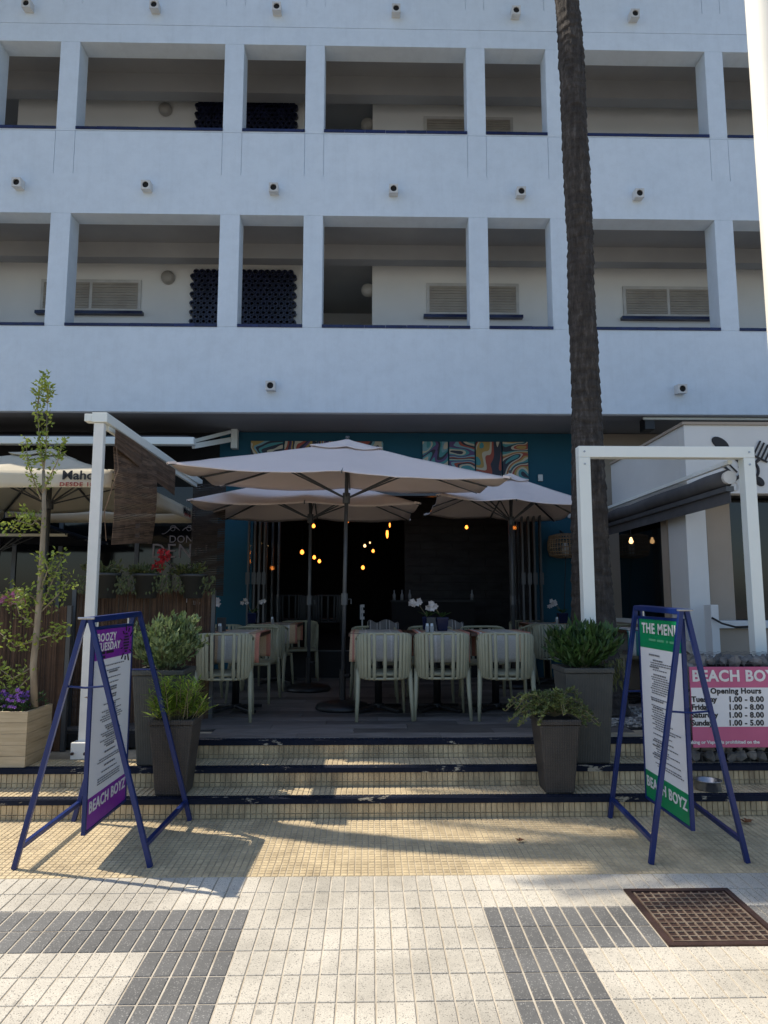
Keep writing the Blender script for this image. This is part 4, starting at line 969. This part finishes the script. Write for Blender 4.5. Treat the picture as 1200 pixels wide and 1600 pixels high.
# ================================================================== PLANTERS AND PLANTS
def planter(t, x, y, z, wb, wt, h, mt, rim=.025):
    m = M(); b, k = wb/2, wt/2
    m.hexa([(x-b,y-b,z),(x+b,y-b,z),(x+b,y+b,z),(x-b,y+b,z)], [(x-k,y-k,z+h-.04),(x+k,y-k,z+h-.04),(x+k,y+k,z+h-.04),(x-k,y+k,z+h-.04)])
    part('pot', m, mt, t, bevel=.012)
    r = M()
    for a in ((x-k-rim*.3,x+k+rim*.3,y-k-rim*.3,y-k+rim),(x-k-rim*.3,x+k+rim*.3,y+k-rim,y+k+rim*.3),(x-k-rim*.3,x-k+rim,y-k+rim,y+k-rim),(x+k-rim,x+k+rim*.3,y-k+rim,y+k-rim)):
        r.box(*a, z+h-.039, z+h)
    part('rim', r, mt, t, bevel=.008)
    part('soil', M().box(x-k+rim,x+k-rim,y-k+rim,y+k-rim,z+h-.039,z+h-.015), MT['soil'], t)
def bush(t, c, R, n, L, W, mt, seed, up=.4, stems=14, base_z=None, shell=.5):
    random.seed(seed); lf = M(); st = M(); root = Vector((c.x, c.y, base_z if base_z is not None else c.z-R.z))
    tips = []
    for i in range(stems):
        a = rnd(0, 6.283); e = rnd(-.15, 1)
        tip = c+Vector((R.x*math.cos(a)*math.cos(e)*rnd(.6,1.05), R.y*math.sin(a)*math.cos(e)*rnd(.6,1.05), R.z*math.sin(e)*rnd(.6,1.1)))
        st.tube([root+Vector((rnd(-.04,.04),rnd(-.04,.04),0)), root.lerp(tip,.55)+Vector((0,0,.03)), tip], [.006,.004,.002], 5); tips.append(tip)
    for i in range(n):
        tip = random.choice(tips); k = rnd(.25, 1.04); o = root.lerp(tip, k)+Vector((rnd(-1,1)*R.x, rnd(-1,1)*R.y, rnd(-1,1)*R.z))*.17
        d = (o-root).normalized()*.7+Vector((rnd(-1,1), rnd(-1,1), rnd(-.6,1)))*.8+Vector((0,0,up)); s = Vector((rnd(-1,1),rnd(-1,1),rnd(-.4,.4)))
        lf.leaf(o, d, s, L*rnd(.6,1.25), W*rnd(.7,1.2))
    part('stem', st, MT['twig'], t); part('foliage', lf, mt, t)
Zt1, Zt2 = RISE, RISE*2
# left tall grey planter with variegated bush
x = UX(263,5.8); t = thing('planter', (x,5.76,Zt2), 'tall grey planter with a pale variegated bush behind the purple sign', 'planter', 'planters on the steps')
planter(t, x, 5.80, Zt2, .30, .39, .72, MT['planter_grey']); bush(t, Vector((x-.01,5.80,Zt2+.93)), Vector((.33,.28,.22)), 3600, .055, .028, MT['leaf_var'], 3, stems=38, base_z=Zt2+.68)
# left rattan planter with lime feathery plant
x = UX(283,5.45); t = thing('planter', (x,5.45,Zt1), 'dark rattan planter with lime green feathery foliage on the lower step', 'planter', 'planters on the steps')
planter(t, x, 5.46, Zt1, .22, .31, .54, MT['wicker_dark'])
random.seed(21); lf = M(); st = M()
for i in range(85):
    a = rnd(0,6.28); r0 = rnd(0,.15); b = Vector((x+r0*math.cos(a), 5.46+r0*math.sin(a), Zt1+.52)); top = b+Vector((math.cos(a)*rnd(.02,.14), math.sin(a)*rnd(.02,.14), rnd(.06,.33)))
    st.tube([b, top], .0035, 4)
    for j in range(24):
        k = rnd(.3,1.0); p = b.lerp(top,k); aa = rnd(0,6.28); lf.leaf(p, Vector((math.cos(aa), math.sin(aa), rnd(.1,.9))), Vector((-math.sin(aa), math.cos(aa), 0)), rnd(.06,.10), .012, .15)
part('stem', st, MT['twig'], t); part('foliage', lf, MT['leaf_lime'], t)
# right tall planter with dark green shrub
x = UX(905,5.8); t = thing('planter', (x,5.8,Zt2), 'tall grey planter with a dark green shrub in front of the palm', 'planter', 'planters on the steps')
planter(t, x, 5.80, Zt2, .30, .38, .73, MT['planter_grey']); bush(t, Vector((x+.02,5.80,Zt2+.86)), Vector((.29,.26,.21)), 2300, .095, .032, MT['leaf_dark'], 7, up=.5, stems=40, base_z=Zt2+.70)
lf = M(); random.seed(5)
for i in range(110):
    p = Vector((x+.20+rnd(-.06,.12), 5.75+rnd(-.08,.1), Zt2+.80-rnd(0,.22))); lf.leaf(p, Vector((rnd(-.3,.6), rnd(-.4,.3), -1)), Vector((1,rnd(-1,1),0)), .06, .014)
part('trailing_twigs', lf, MT['leaf_pot'], t)
# right rattan planter with trailing plant
x = UX(861,5.45); t = thing('planter', (x,5.45,Zt1), 'dark rattan planter with a spreading trailing plant on the lower step', 'planter', 'planters on the steps')
planter(t, x, 5.46, Zt1, .21, .30, .53, MT['wicker_dark'])
random.seed(31); lf = M(); st = M()
for i in range(64):
    a = rnd(0,6.28); R = rnd(.12,.40)*(1.0 if abs(math.cos(a)) > .4 else .75); b = Vector((x,5.46,Zt1+.53)); hgt = rnd(.06,.22)
    pts = [b+Vector((math.cos(a)*R*k, math.sin(a)*R*.8*k, hgt*math.sin(k*2.3)-(.10*k*k if R > .24 else 0))) for k in (0,.25,.5,.75,1)]
    st.tube(pts, .0025, 4)
    for j in range(40):
        q = rnd(.2,1)*3.999; i0 = int(q); p = pts[i0].lerp(pts[i0+1], q-i0); lf.leaf(p, Vector((rnd(-1,1)+math.cos(a)*.4,rnd(-1,1)+math.sin(a)*.4,rnd(-.2,1))), Vector((rnd(-1,1),rnd(-1,1),0)), rnd(.022,.04), .017)
part('stem', st, MT['twig'], t); part('foliage', lf, MT['leaf_trail'], t)
# beige wooden planter box with purple flowers, left edge
x1 = UX(56,5.62); zb_ = Zt2; bxh = UZ(1112,5.62,30)-zb_
t = thing('planter_box', (x1-.4,5.62,zb_), 'beige wooden planter box with purple flowers at the left edge', 'planter box')
n = 5; hh = bxh/n
for i in range(n): part('board', M().box(x1-.85,x1,5.62,5.645,zb_+i*hh+.001,zb_+(i+1)*hh-.001), MT['planterwood'], t, bevel=.002)
for i in range(n): part('board', M().box(x1-.025,x1-.001,5.647,6.05,zb_+i*hh+.001,zb_+(i+1)*hh-.001), MT['planterwood'], t, bevel=.002)
part('soil', M().box(x1-.85,x1-.026,5.646,6.05,zb_,zb_+bxh-.04), MT['soil'], t)
random.seed(8); lf = M(); fl = M()
for i in range(700):
    p = Vector((x1-rnd(.03,.8), rnd(5.66,6.0), zb_+bxh-.03+rnd(0,.12))); lf.leaf(p, Vector((rnd(-1,1),rnd(-1,1),rnd(0,1))), Vector((rnd(-1,1),rnd(-1,1),0)), .05, .016)
for i in range(60):
    c = Vector((x1-rnd(.04,.40), rnd(5.60,5.85), zb_+bxh+rnd(.02,.16)))
    for q in range(6): aa = q*1.047; fl.leaf(c, Vector((math.cos(aa), math.sin(aa)*.6-.3, math.sin(aa)*.5+.3)), Vector((-math.sin(aa),math.cos(aa),0)), .022, .014)
part('foliage', lf, MT['leaf_dark'], t); part('flowers', fl, MT['petal_purple'], t, stuff=True)
# young tree growing from the box
random.seed(12); tx = UX(52,5.8)
yt = thing('young_tree', (tx,5.8,zb_+bxh-.05), 'slender young tree with yellow green leaves in the beige planter box', 'tree')
path = [U(54,1105,5.8),U(52,1040,5.8),U(58,980,5.78),U(64,900,5.8),U(69,800,5.8),U(68,735,5.82)]
part('trunk', M().tube(path, [.028,.026,.024,.022,.018,.012], 9), MT['bark'], yt, smooth=True)
br = M(); lf = M()
tw_ = []
for (a, b, c) in (((68,735),(62,690),(58,640)),((68,735),(72,700),(74,630)),((58,640),(62,610),(71,588)),((74,630),(76,610),(68,600)),((66,770),(90,720),(98,690)),((64,780),(45,730),(40,690)),((69,800),(50,820),(22,812)),((62,820),(40,800),(18,830)),
                  ((60,960),(85,900),(98,870)),((60,960),(90,930),(108,905)),((58,980),(30,960),(20,915)),((56,1000),(90,990),(96,985)),((57,1000),(25,1010),(-5,985)),((54,1040),(20,1060),(-8,1040)),((60,930),(75,890),(70,872)),((53,1050),(20,1085),(5,1070)),((60,940),(40,925),(30,940))):
    dy = rnd(-.12,.12); pts = [U(a[0],a[1],5.8), U(b[0],b[1],5.8+dy*.6), U(c[0],c[1],5.8+dy)]; br.tube(pts, [.007,.005,.002], 5); tw_.append(pts)
for pts in tw_:
    top = pts[0].z > 2.3
    for j in range(95 if top else 85):
        k = rnd(.1,1.05)*2; p = (pts[0].lerp(pts[1],k) if k < 1 else pts[1].lerp(pts[2],k-1))+Vector((rnd(-1,1),rnd(-1,1),rnd(-1,1)))*(.035 if top else .065)
        lf.leaf(p, Vector((rnd(-1,1),rnd(-1,1),rnd(-.4,1))), Vector((rnd(-1,1),rnd(-1,1),rnd(-1,1))), rnd(.025,.05), .022)
part('branches', br, MT['bark'], yt, smooth=True); part('crown', lf, MT['leaf_tree'], yt)
# reed fences
def reed(name, label, a, b, z0, z1, post=None):
    t = thing(name, ((a[0]+b[0])/2,(a[1]+b[1])/2,z0), label, 'fence', 'reed fences'); m = M(); a = Vector((*a,0)); b = Vector((*b,0)); L = (b-a).length; n = int(L/.011)
    for i in range(n):
        p = a.lerp(b,(i+.5)/n); q = p+Vector((rnd(-.004,.004),rnd(-.006,.004),0)); m.tube([(p.x,p.y,z0),(q.x,q.y,z1+rnd(-.015,.01))], rnd(.005,.0075), 4)
    part('reed_panel', m, MT['reed'], t, stuff=True)
    d = (b-a).normalized(); nn = Vector((d.y,-d.x,0))
    for z in (z0+(z1-z0)*.12, z0+(z1-z0)*.5, z1-.05): part('rail', M().bar(a+nn*.0-nn*.014+Vector((0,0,z)), b-nn*.014+Vector((0,0,z)), .012, .02), MT['blackmetal'], t)
    for p in (a-d*.02, b+d*.02): part('post', M().box(p.x-.018,p.x+.018,p.y-.018,p.y+.018,z0,z1+.01), MT['greymetal'], t)
reed('reed_fence', 'brown reed fence panel behind the young tree', (UX(-60,6.15),6.2), (UX(105,6.15),6.2), L2, UZ(948,6.2,80))
reed('reed_fence', 'brown reed fence behind the purple sign with pots hung along its top', (UX(119,6.5),6.55), (UX(330,6.9),6.95), L2, UZ(923,6.6,200))
# neighbour's flower trough
zc_ = UZ(950,6.45,20); t = thing('flower_trough', (UX(20,6.4),6.45,zc_-.25), 'trough of pink and orange flowers at the left edge behind the tree', 'flower trough')
part('trough', M().box(UX(-80,6.4),UX(46,6.4),6.35,6.6,zc_-.25,zc_), MT['charcoal'], t, bevel=.01)
part('stand', M().box(UX(-60,6.4),UX(36,6.4),6.4,6.55,L2,zc_-.25), MT['charcoal'], t)
random.seed(18); lf = M(); fl = M()
for i in range(420):
    p = Vector((UX(rnd(-70,52),6.4), rnd(6.3,6.6), zc_+rnd(-.06,.10))); lf.leaf(p, Vector((rnd(-1,1),rnd(-1,1),rnd(-.3,1))), Vector((rnd(-1,1),rnd(-1,1),0)), .06, .03)
for i in range(60):
    c = Vector((UX(rnd(-60,46),6.38), rnd(6.28,6.45), zc_+rnd(.03,.15)))
    for q in range(6): aa = q*1.047; fl.leaf(c, Vector((math.cos(aa), -.4, math.sin(aa))), Vector((-math.sin(aa),0,math.cos(aa))), .03, .024)
part('foliage', lf, MT['leaf_tree'], t); part('flowers', fl, MT['petal_pink'], t, stuff=True)
# pots along the reed fence
for i, (px_, dsc) in enumerate(((175,'leftmost of the dark pots on the reed fence'),(237,'middle dark pot on the reed fence, below the red flowers'),(308,'dark pot at the right end of the reed fence'))):
    Y = 6.6+i*.14; zz = UZ(935,Y,px_); x = UX(px_,Y); t = thing('hanging_pot', (x,Y-.12,zz), dsc, 'flower pot', 'pots on the reed fence')
    part('pot', M().lathe([(.0,0),(.085,0),(.12,.2),(.13,.2),(.13,.225),(.11,.225),(.10,.2),(.0,.2)], 16, (x,Y-.14,zz)), MT['charcoal'], t, smooth=True)
    bush(t, Vector((x-.03,Y-.14,zz+.24)), Vector((.22,.12,.09)), 420, .045, .022, MT['leaf_pot'], 40+i, stems=16, base_z=zz+.2)
    lf = M()
    for k in range(130): lf.leaf(Vector((x+rnd(-.22,.22),Y-.2+rnd(-.03,.03),zz+.22-rnd(0,.16))), Vector((rnd(-.5,.5),rnd(-.5,0),-1)), Vector((1,0,0)), .04, .02)
    part('trailing_leaves', lf, MT['leaf_pot'], t)
t = thing('geranium', (UX(250,6.7),6.7,UZ(925,6.7,250)), 'red geranium flowers rising in front of the window lettering', 'geranium')
fl = M(); st = M(); random.seed(4)
for (px_,py_) in ((247,884),(258,867)):
    c = U(px_,py_,6.65); st.tube([U(248,925,6.68), c], .004, 5)
    for k in range(26):
        p = c+Vector((rnd(-1,1),rnd(-1,1),rnd(-1,1)))*.045
        for q in range(3): fl.leaf(p, Vector((rnd(-1,1),rnd(-1,.2),rnd(-1,1))), Vector((rnd(-1,1),0,rnd(-1,1))), .03, .03)
part('stem', st, MT['twig'], t); part('flowers', fl, MT['petal_red'], t, stuff=True)
# ================================================================== PALMS
def palm_trunk(path, radii, seed, nring=130, ns=36):
    m = M(); P_ = [Vector(p) for p in path]; k = len(P_)-1
    def at(s):
        q = s*k; i = min(int(q), k-1); f = q-i; p0 = P_[max(i-1,0)]; p1 = P_[i]; p2 = P_[i+1]; p3 = P_[min(i+2,k)]
        p = .5*((2*p1)+(p2-p0)*f+(2*p0-5*p1+4*p2-p3)*f*f+(3*p1-p0-3*p2+p3)*f**3); return p, radii[i]*(1-f)+radii[i+1]*f
    for i in range(nring+1):
        c, r = at(i/nring); ringo = 0
        for j in range(ns):
            a = 2*math.pi*j/ns; d = Vector((math.cos(a), math.sin(a), 0)); nn = noise.noise(Vector((math.cos(a)*3, math.sin(a)*3, c.z*1.2+seed*5)))*.012 + noise.noise(Vector((math.cos(a)*9, math.sin(a)*9, c.z*5)))*.012 + noise.noise(Vector((0,seed,c.z*.9)))*.012
            rid = (c.z*9.5+.9*noise.noise(Vector((math.cos(a)*1.5, math.sin(a)*1.5, c.z*2)))) % 1.0; m.v.append(c+d*(r+nn-.013*rid+.010*noise.noise(Vector((a*14, 0, c.z*6)))))
    for i in range(nring):
        for j in range(ns):
            a = i*ns+j; b = i*ns+(j+1) % ns; m.f.append((a,b,b+ns,a+ns))
    return m
def palm_crown(c, seed, n=34, L=2.1):
    random.seed(seed); m = M(); st = M()
    for i in range(n):
        a = i*2.399+rnd(-.2,.2); e = rnd(-.5,1.3); pts = []
        for k in range(9):
            s = k/8; pts.append(c+Vector((math.cos(a)*math.cos(e)*L*s, math.sin(a)*math.cos(e)*L*s, math.sin(e)*L*s-1.1*s*s*(.5+.5*math.cos(e)))))
        st.tube(pts, [.03*(1-.85*k/8) for k in range(9)], 5)
        for k in range(38):
            s = .15+.85*k/38; q = s*8; i0 = min(int(q),7); p = pts[i0].lerp(pts[i0+1], q-i0); d = (pts[i0+1]-pts[i0]).normalized(); sd = d.cross(Vector((0,0,1))).normalized()
            for sg in (-1,1): m.leaf(p, d*.6+sd*sg+Vector((0,0,-.35)), d, .42*(1-.5*abs(s-.5)), .035)
    return st, m
pY = 7.15; pb = Vector((UX(934,pY), pY, FZ-.05))
pt = thing('palm_tree', pb, 'tall leaning palm with a rough brown trunk behind the white frame', 'palm tree', None)
path = [pb, U(930,1040,pY), U(926,960,pY), U(922,840,pY), U(918,700,pY), U(915,600,pY), U(908,450,pY), U(904,330,pY), U(898,200,pY), U(893,90,pY), U(886,0,pY)]
d = path[-1]-path[-2]; path += [path[-1]+d*3, path[-1]+d*5.0, path[-1]+d*7]
rr = [.27,.245,.225,.185,.160,.150,.143,.140,.138,.140,.135,.13,.125,.12]
part('trunk', palm_trunk(path, rr, 1, 520, 52), MT['palmbark'], pt, smooth=True)
st, m = palm_crown(path[-1], 3); part('frond_stems', st, MT['twig'], pt); part('crown', m, MT['leaf_palm'], pt)
# a second palm left of the picture: its trunk and crown throw the shadows on the sidewalk
qb = Vector((-5.25,6.77,L2)); p2t = thing('palm_tree', qb, 'tall palm standing left of the picture, known by its shadow on the sidewalk', 'palm tree')
path2 = [qb, qb+Vector((.0,.0,3)), qb+Vector((.0,.0,6)), qb+Vector((.0,.05,8)), qb+Vector((.0,.35,9.8)), qb+Vector((-.05,.85,11.4))]
part('trunk', palm_trunk(path2, [.22,.17,.14,.13,.13,.12], 4, 90, 16), MT['palmbark'], p2t, smooth=True)
st, m = palm_crown(path2[-1], 8, 26, 1.15); part('frond_stems', st, MT['twig'], p2t); part('crown', m, MT['leaf_palm'], p2t)
# gravel bed round the visible palm
random.seed(77); gm = M()
for i in range(900):
    a = rnd(0,6.283); r = math.sqrt(rnd(.07,.5)); p = Vector((pb.x+r*1.1*math.cos(a), pb.y-.1+r*.95*math.sin(a), FZ+.006)); s = rnd(.010,.022); gm.blob(p, (s, s*.8, s*.6), i, 0, .25)
g = link('gravel', gm.mesh('gravel'), MT['gravel']); g['kind'] = 'stuff'; g['label'] = 'pale gravel round the foot of the palm trunk'; g['category'] = 'gravel'
# ================================================================== A-FRAME SIGNS
def a_frame(label, nl, nr, fl_, fr_, an, af, facing, colour, build_text):
    ctr = (nl+nr+fl_+fr_)/4; t = thing('pavement_sign', ctr, label, 'pavement sign', 'blue folding pavement signs'); s = .030; mt = MT['bluepaint']
    for f_, a_ in ((nl,an),(nr,an),(fl_,af),(fr_,af)):
        dx = .016 if f_.x > a_.x else -.016
        part('leg', M().bar(f_, a_+Vector((dx,0,0)), s, s, (0,1,0)), mt, t, bevel=.003)
    part('top_bar', M().bar(an+Vector((-.016,0,-.012)), af+Vector((-.016,0,-.012)), s, .036), mt, t, bevel=.003); part('top_bar', M().bar(an+Vector((.018,0,-.010)), af+Vector((.018,0,-.010)), s, .036), mt, t, bevel=.003)
    for f_, a_, g_, b_ in ((nl,an,fl_,af),(nr,an,fr_,af)): part('side_rail', M().bar(f_.lerp(a_,.085)+Vector((0,.016,0)), g_.lerp(b_,.085)-Vector((0,.016,0)), s*.95, s*.95), mt, t, bevel=.003)
    k = .72 if facing > 0 else .59
    part('spreader', M().tube([nl.lerp(an,k), (nl.lerp(an,k)+nr.lerp(an,k))/2+Vector((0,-.01,-.008)), nr.lerp(an,k)], .007, 6), mt, t); part('spreader', M().tube([fl_.lerp(af,k), fr_.lerp(af,k)], .007, 6), mt, t)
    part('hinge', M().tube([an+Vector((-.05,-.018,0)), an+Vector((.05,-.018,0))], .008, 6), MT['steel'], t)
    # hanging panel
    px_ = (an.x+af.x)/2; y0, y1 = an.y+.035, af.y-.035; z0, z1 = .145, min(an.z,af.z)-.055
    pn = part('panel', M().box(px_-.008,px_+.008,y0+.021,y1-.021,z0+.021,z1-.021), MT['sheet'], t)
    fr2 = M(); fr2.box(px_-.013,px_+.013,y0,y1,z0,z0+.02); fr2.box(px_-.013,px_+.013,y0,y1,z1-.02,z1); fr2.box(px_-.013,px_+.013,y0,y0+.02,z0+.02,z1-.02); fr2.box(px_-.013,px_+.013,y1-.02,y1,z0+.02,z1-.02)
    part('panel_frame', fr2, mt, t, bevel=.002)
    for yy in (y0+.08, y1-.08): part('hanger', M().tube([(px_,yy,z1),(px_,yy,an.z)], .006, 6), MT['steel'], t)
    h = z1-z0-.042; xs = px_+facing*.0095; xa_, xb_ = sorted((px_+facing*.0082, px_+facing*.0092))
    hd = .16*h; ft = .15*h
    for sg in (1,):
        part('header_band', M().box(xa_,xb_,y0+.021,y1-.021,z1-.021-hd,z1-.021), colour, pn); part('footer_band', M().box(xa_,xb_,y0+.021,y1-.021,z0+.021,z0+.021+ft), colour, pn)
    xd = Vector((0,facing,0)); W = y1-y0-.042; yc = (y0+y1)/2; left = y0+.021 if facing > 0 else y1-.021
    def pt_(u, v): return Vector((xs+facing*.0022, left+facing*u*W, z0+.021+v*h))      # u 0..1 in reading direction, v 0..1 up
    build_text(pn, pt_, xd, W, h)
    # lines of small print
    random.seed(int(abs(px_)*100)); m = M(); v = .80
    while v > .18:
        big = random.random() < .18; ln = rnd(.30,.62) if not big else rnd(.18,.3); c0 = .5-ln/2 if facing > 0 else .30
        if facing < 0: c0 = .22+rnd(0,.12)
        p0 = pt_(c0, v); 
        u = c0
        while u < c0+ln:
            wl = rnd(.02,.06); a = pt_(u, v); b = pt_(min(u+wl, c0+ln), v+(.0085 if big else .0055)); m.box(min(a.x,b.x)-.0003,max(a.x,b.x)+.0003,min(a.y,b.y),max(a.y,b.y),a.z,b.z); u += wl+.012
        v -= .0125 if random.random() < .7 else .028
    part('print_lines', m, MT['inkgrey'], pn, stuff=True)
    return t
def V(a): return Vector(a)
def txtL(pn, P_, xd, W, h):
    T = lambda s, sz, u, v, mt, **k: text('lettering', s, sz, MT[mt], pn, frame_mtx(P_(u,v), xd, (0,0,1)), **k)
    T('BOOZY', .072, .04, .955, 'inkwhite', bold=.0016, align='LEFT', sx=1.25, spacing=1.15); T('TUESDAY', .072, .05, .905, 'inkwhite', bold=.0016, align='LEFT', sx=1.22, spacing=1.13)
    for (u0,u1,v0,v1) in ((.10,.25,.868,.882),(.29,.48,.868,.882),(.10,.16,.847,.859),(.20,.26,.847,.859)):
        a, b = P_(u0,v0), P_(u1,v1); part('header_print', M().box(a.x-.0004,a.x+.0006,a.y,b.y,a.z,b.z), MT['ink'], pn)
    T('BEACH BOYZ', .095, .5, .10, 'inkwhite', bold=.0025, sx=1.05, spacing=1.08)
    # striped grenade like splash of the header
    m = M(); c = P_(.83,.905)
    for i in range(7):
        z = -.06+i*.02; w_ = .055*math.cos((i-3)*.38); m.box(c.x-.0003,c.x+.0006,c.y-w_,c.y+w_,c.z+z,c.z+z+.011)
    for a in range(11):
        d = Vector((0, math.cos(a*.571), math.sin(a*.571))); m.bar(c+d*.085, c+d*(.115+.02*(a%2)), .0008, .012, (1,0,0))
    part('splash_print', m, MT['ink'], pn, stuff=True)
def txtR(pn, P_, xd, W, h):
    T = lambda s, sz, u, v, mt, **k: text('lettering', s, sz, MT[mt], pn, frame_mtx(P_(u,v), xd, (0,0,1)), **k)
    T('THE MENU', .098, .53, .948, 'inkwhite', bold=.0025, sx=1.20, spacing=1.13)
    for (u0,u1) in ((.25,.42),(.46,.62),(.68,.72),(.76,.9)):
        a, b = P_(u1,.882), P_(u0,.894); part('header_print', M().box(a.x-.0006,a.x+.0004,a.y,b.y,a.z,b.z), MT['leafprint'], pn)
    T('BEACH BOYZ', .095, .5, .09, 'inkwhite', bold=.0025, sx=1.05, spacing=1.08)
z_ = Vector((0,0,0))
a_frame('blue folding sign with a purple headed drinks list, left of the steps', G(22,1358), G(235,1355), G(115,1283), G(297,1282), U(137,966,4.45), U(214,957,5.25), 1, MT['purple'], txtL)
a_frame('blue folding sign with a green headed menu, right of the steps', G(1017,1350), G(1168,1348), G(953,1278), Vector((2.31,5.262,-.001)), U(1068,953,4.46), U(997,947,5.26), -1, MT['green'], txtR)
# ================================================================== GABION AND OPENING HOURS BOARD
gx0 = UX(1076,5.7,1190); gy0 = 5.64; gz1 = UZ(1024,5.66,1150)
gb = thing('gabion_wall', (gx0+.8,gy0+.2,L2), 'low wire gabion wall of grey stones behind the pink board', 'gabion')
part('core', M().box(gx0+.06,5.2,gy0+.07,gy0+.40,L2,gz1-.07), MT['black'], gb)
random.seed(91); stm = []
for i in range(6): me = M().blob((0,0,0), (.06,.05,.042), i*2+1, 1, .35).mesh('stone'); me.materials.append(MT['stone']); stm.append(me)
def stone(p, k): o = link('stone', random.choice(stm), None, gb, Vector(p)-wloc(gb)); o.rotation_euler = (rnd(0,6),rnd(0,6),rnd(0,6)); o.scale = (k*rnd(.8,1.25),)*3
for xx in range(12):
    for zz in range(3): stone((gx0+.06+xx*.085+rnd(-.02,.02), gy0+.05, L2+.05+zz*.075), rnd(.75,.95))
    for yy in range(3): stone((gx0+.06+xx*.085+rnd(-.02,.02), gy0+.06+yy*.10, gz1-.05), rnd(.7,.95))
for zz in range(9): stone((gx0+.05, gy0+.06, L2+.28+zz*.075), .9)
m = M()
for i in range(16):
    xx = gx0+.0+i*.075; m.tube([(xx,gy0-.012,L2),(xx,gy0-.012,gz1),(xx,gy0+.42,gz1)], .0016, 4)
for i in range(12): m.tube([(gx0,gy0-.012,L2+.01+i*.075),(gx0+1.2,gy0-.012,L2+.01+i*.075)], .0016, 4)
part('wire_mesh', m, MT['greymetal'], gb)
bY = gy0-.03; sx0 = UX(1080,bY,1100); zt_ = UZ(1042,bY,1140); zb_2 = UZ(1168,bY,1140); sx1 = sx0+.86
hb = thing('opening_hours_board', ((sx0+sx1)/2,bY,zb_2), 'pink and white opening hours board on the gabion, cut by the right edge', 'board')
brd = part('board', M().box(sx0,sx1,bY,bY+.012,zb_2,zt_), MT['pink'], hb, bevel=.002)
H = zt_-zb_2; part('white_band', M().box(sx0+.004,sx1-.004,bY-.0015,bY-.0004,zb_2+H*.255,zb_2+H*.74), MT['sheet'], brd)
def TB(s, sz, px_, py_, mt, **k): text('lettering', s, sz, MT[mt], brd, frame_mtx(U(px_,py_,bY-.0028), (1,0,0), (0,0,1)), **k)
TB('BEACH BOYZ', .118, 1081, 1057, 'inkwhite', bold=.004, align='LEFT', sx=.98, spacing=1.06)
TB('Opening Hours', .058, 1110, 1080, 'ink', bold=.0022, align='LEFT', sx=1.02, spacing=1.08)
for i, (dn, hr) in enumerate((('Tuesday','1.00 - 8.00'),('Friday','1.00 - 8.00'),('Saturday','1.00 - 8.00'),('Sunday','1.00 - 5.00'))):
    TB(dn, .058, 1080.5, 1093+i*12.3, 'ink', bold=.0022, align='LEFT', sx=1.02); TB(hr, .058, 1138, 1093+i*12.3, 'ink', bold=.0022, align='LEFT', sx=1.02, spacing=1.08)
TB('Smoking or Vaping is prohibited on the terrace' if False else 'Smoking or Vaping is prohibited on the', .034, 1068, 1160, 'inkwhite', bold=.0012, align='LEFT', sx=1.1)
# ================================================================== SMALL THINGS ON THE GROUND
c4 = [G(965,1390),G(1140,1388),G(1205,1478),G(1035,1483)]
mx0_, mx1_, my0, my1 = 1.408, 1.988, 3.520, 4.118; zc0 = lambda y: gz(y)
mh = thing('manhole_cover', (1.68,3.81,gz(3.81)), 'square rusty cast iron manhole cover in the paving at the right', 'manhole cover')
def slab(m, xa, xb, ya, yb, lo, hi): return m.hexa([(xa,ya,gz(ya)+lo),(xb,ya,gz(ya)+lo),(xb,yb,gz(yb)+lo),(xa,yb,gz(yb)+lo)], [(xa,ya,gz(ya)+hi),(xb,ya,gz(ya)+hi),(xb,yb,gz(yb)+hi),(xa,yb,gz(yb)+hi)])
part('plate', slab(M(), mx0_+.03, mx1_-.03, my0+.03, my1-.03, -.01, -.003), MT['iron'], mh)
m = M(); slab(m,mx0_,mx1_,my0,my0+.03,-.01,.005); slab(m,mx0_,mx1_,my1-.03,my1,-.01,.005); slab(m,mx0_,mx0_+.03,my0+.03,my1-.03,-.01,.005); slab(m,mx1_-.03,mx1_,my0+.03,my1-.03,-.01,.005)
part('frame', m, MT['iron'], mh)
w_ = (mx1_-mx0_-.09)/11
for i in range(12): part('rib', slab(M(), mx0_+.045+i*w_-.004, mx0_+.045+i*w_+.004, my0+.04, my1-.04, -.004, .003), MT['ironbar'], mh)
for i in range(12): part('rib', slab(M(), mx0_+.04, mx1_-.04, my0+.045+i*w_-.004, my0+.045+i*w_+.004, -.004, .0025), MT['ironbar'], mh)
c = Vector((UX(1108,5.45,1240),5.46,Zt1)); o = link('dog_bowl', M().lathe([(.0,.004),(.085,.004),(.09,0),(.095,.008),(.085,.06),(.098,.066),(.098,.070),(.082,.068),(.078,.02),(.0,.014)], 28, (0,0,0)).mesh('dog_bowl'), MT['steel'], None, c, True); tag(o, 'steel dog bowl on the lower step behind the green sign', 'bowl')
def dry_leaf(px_, py_, label, s=1):
    p = G(px_,py_); m = M(); random.seed(int(px_))
    for k in range(5): a = k*1.25; m.leaf(Vector((0,0,.008)), Vector((math.cos(a), math.sin(a), .35)), Vector((-math.sin(a),math.cos(a),.3)), .05*s, .03*s, .3)
    o = link('dry_leaf', m.mesh('dry_leaf'), MT['leafdry'], None, p); tag(o, label, 'leaf')
dry_leaf(1166,1287,'dry brown leaf on the yellow tiles right of the green sign', 1.1); dry_leaf(812,1316,'small reddish leaf on the yellow tiles left of the green sign', .7)
# the letter in the doorway stands on a slim post
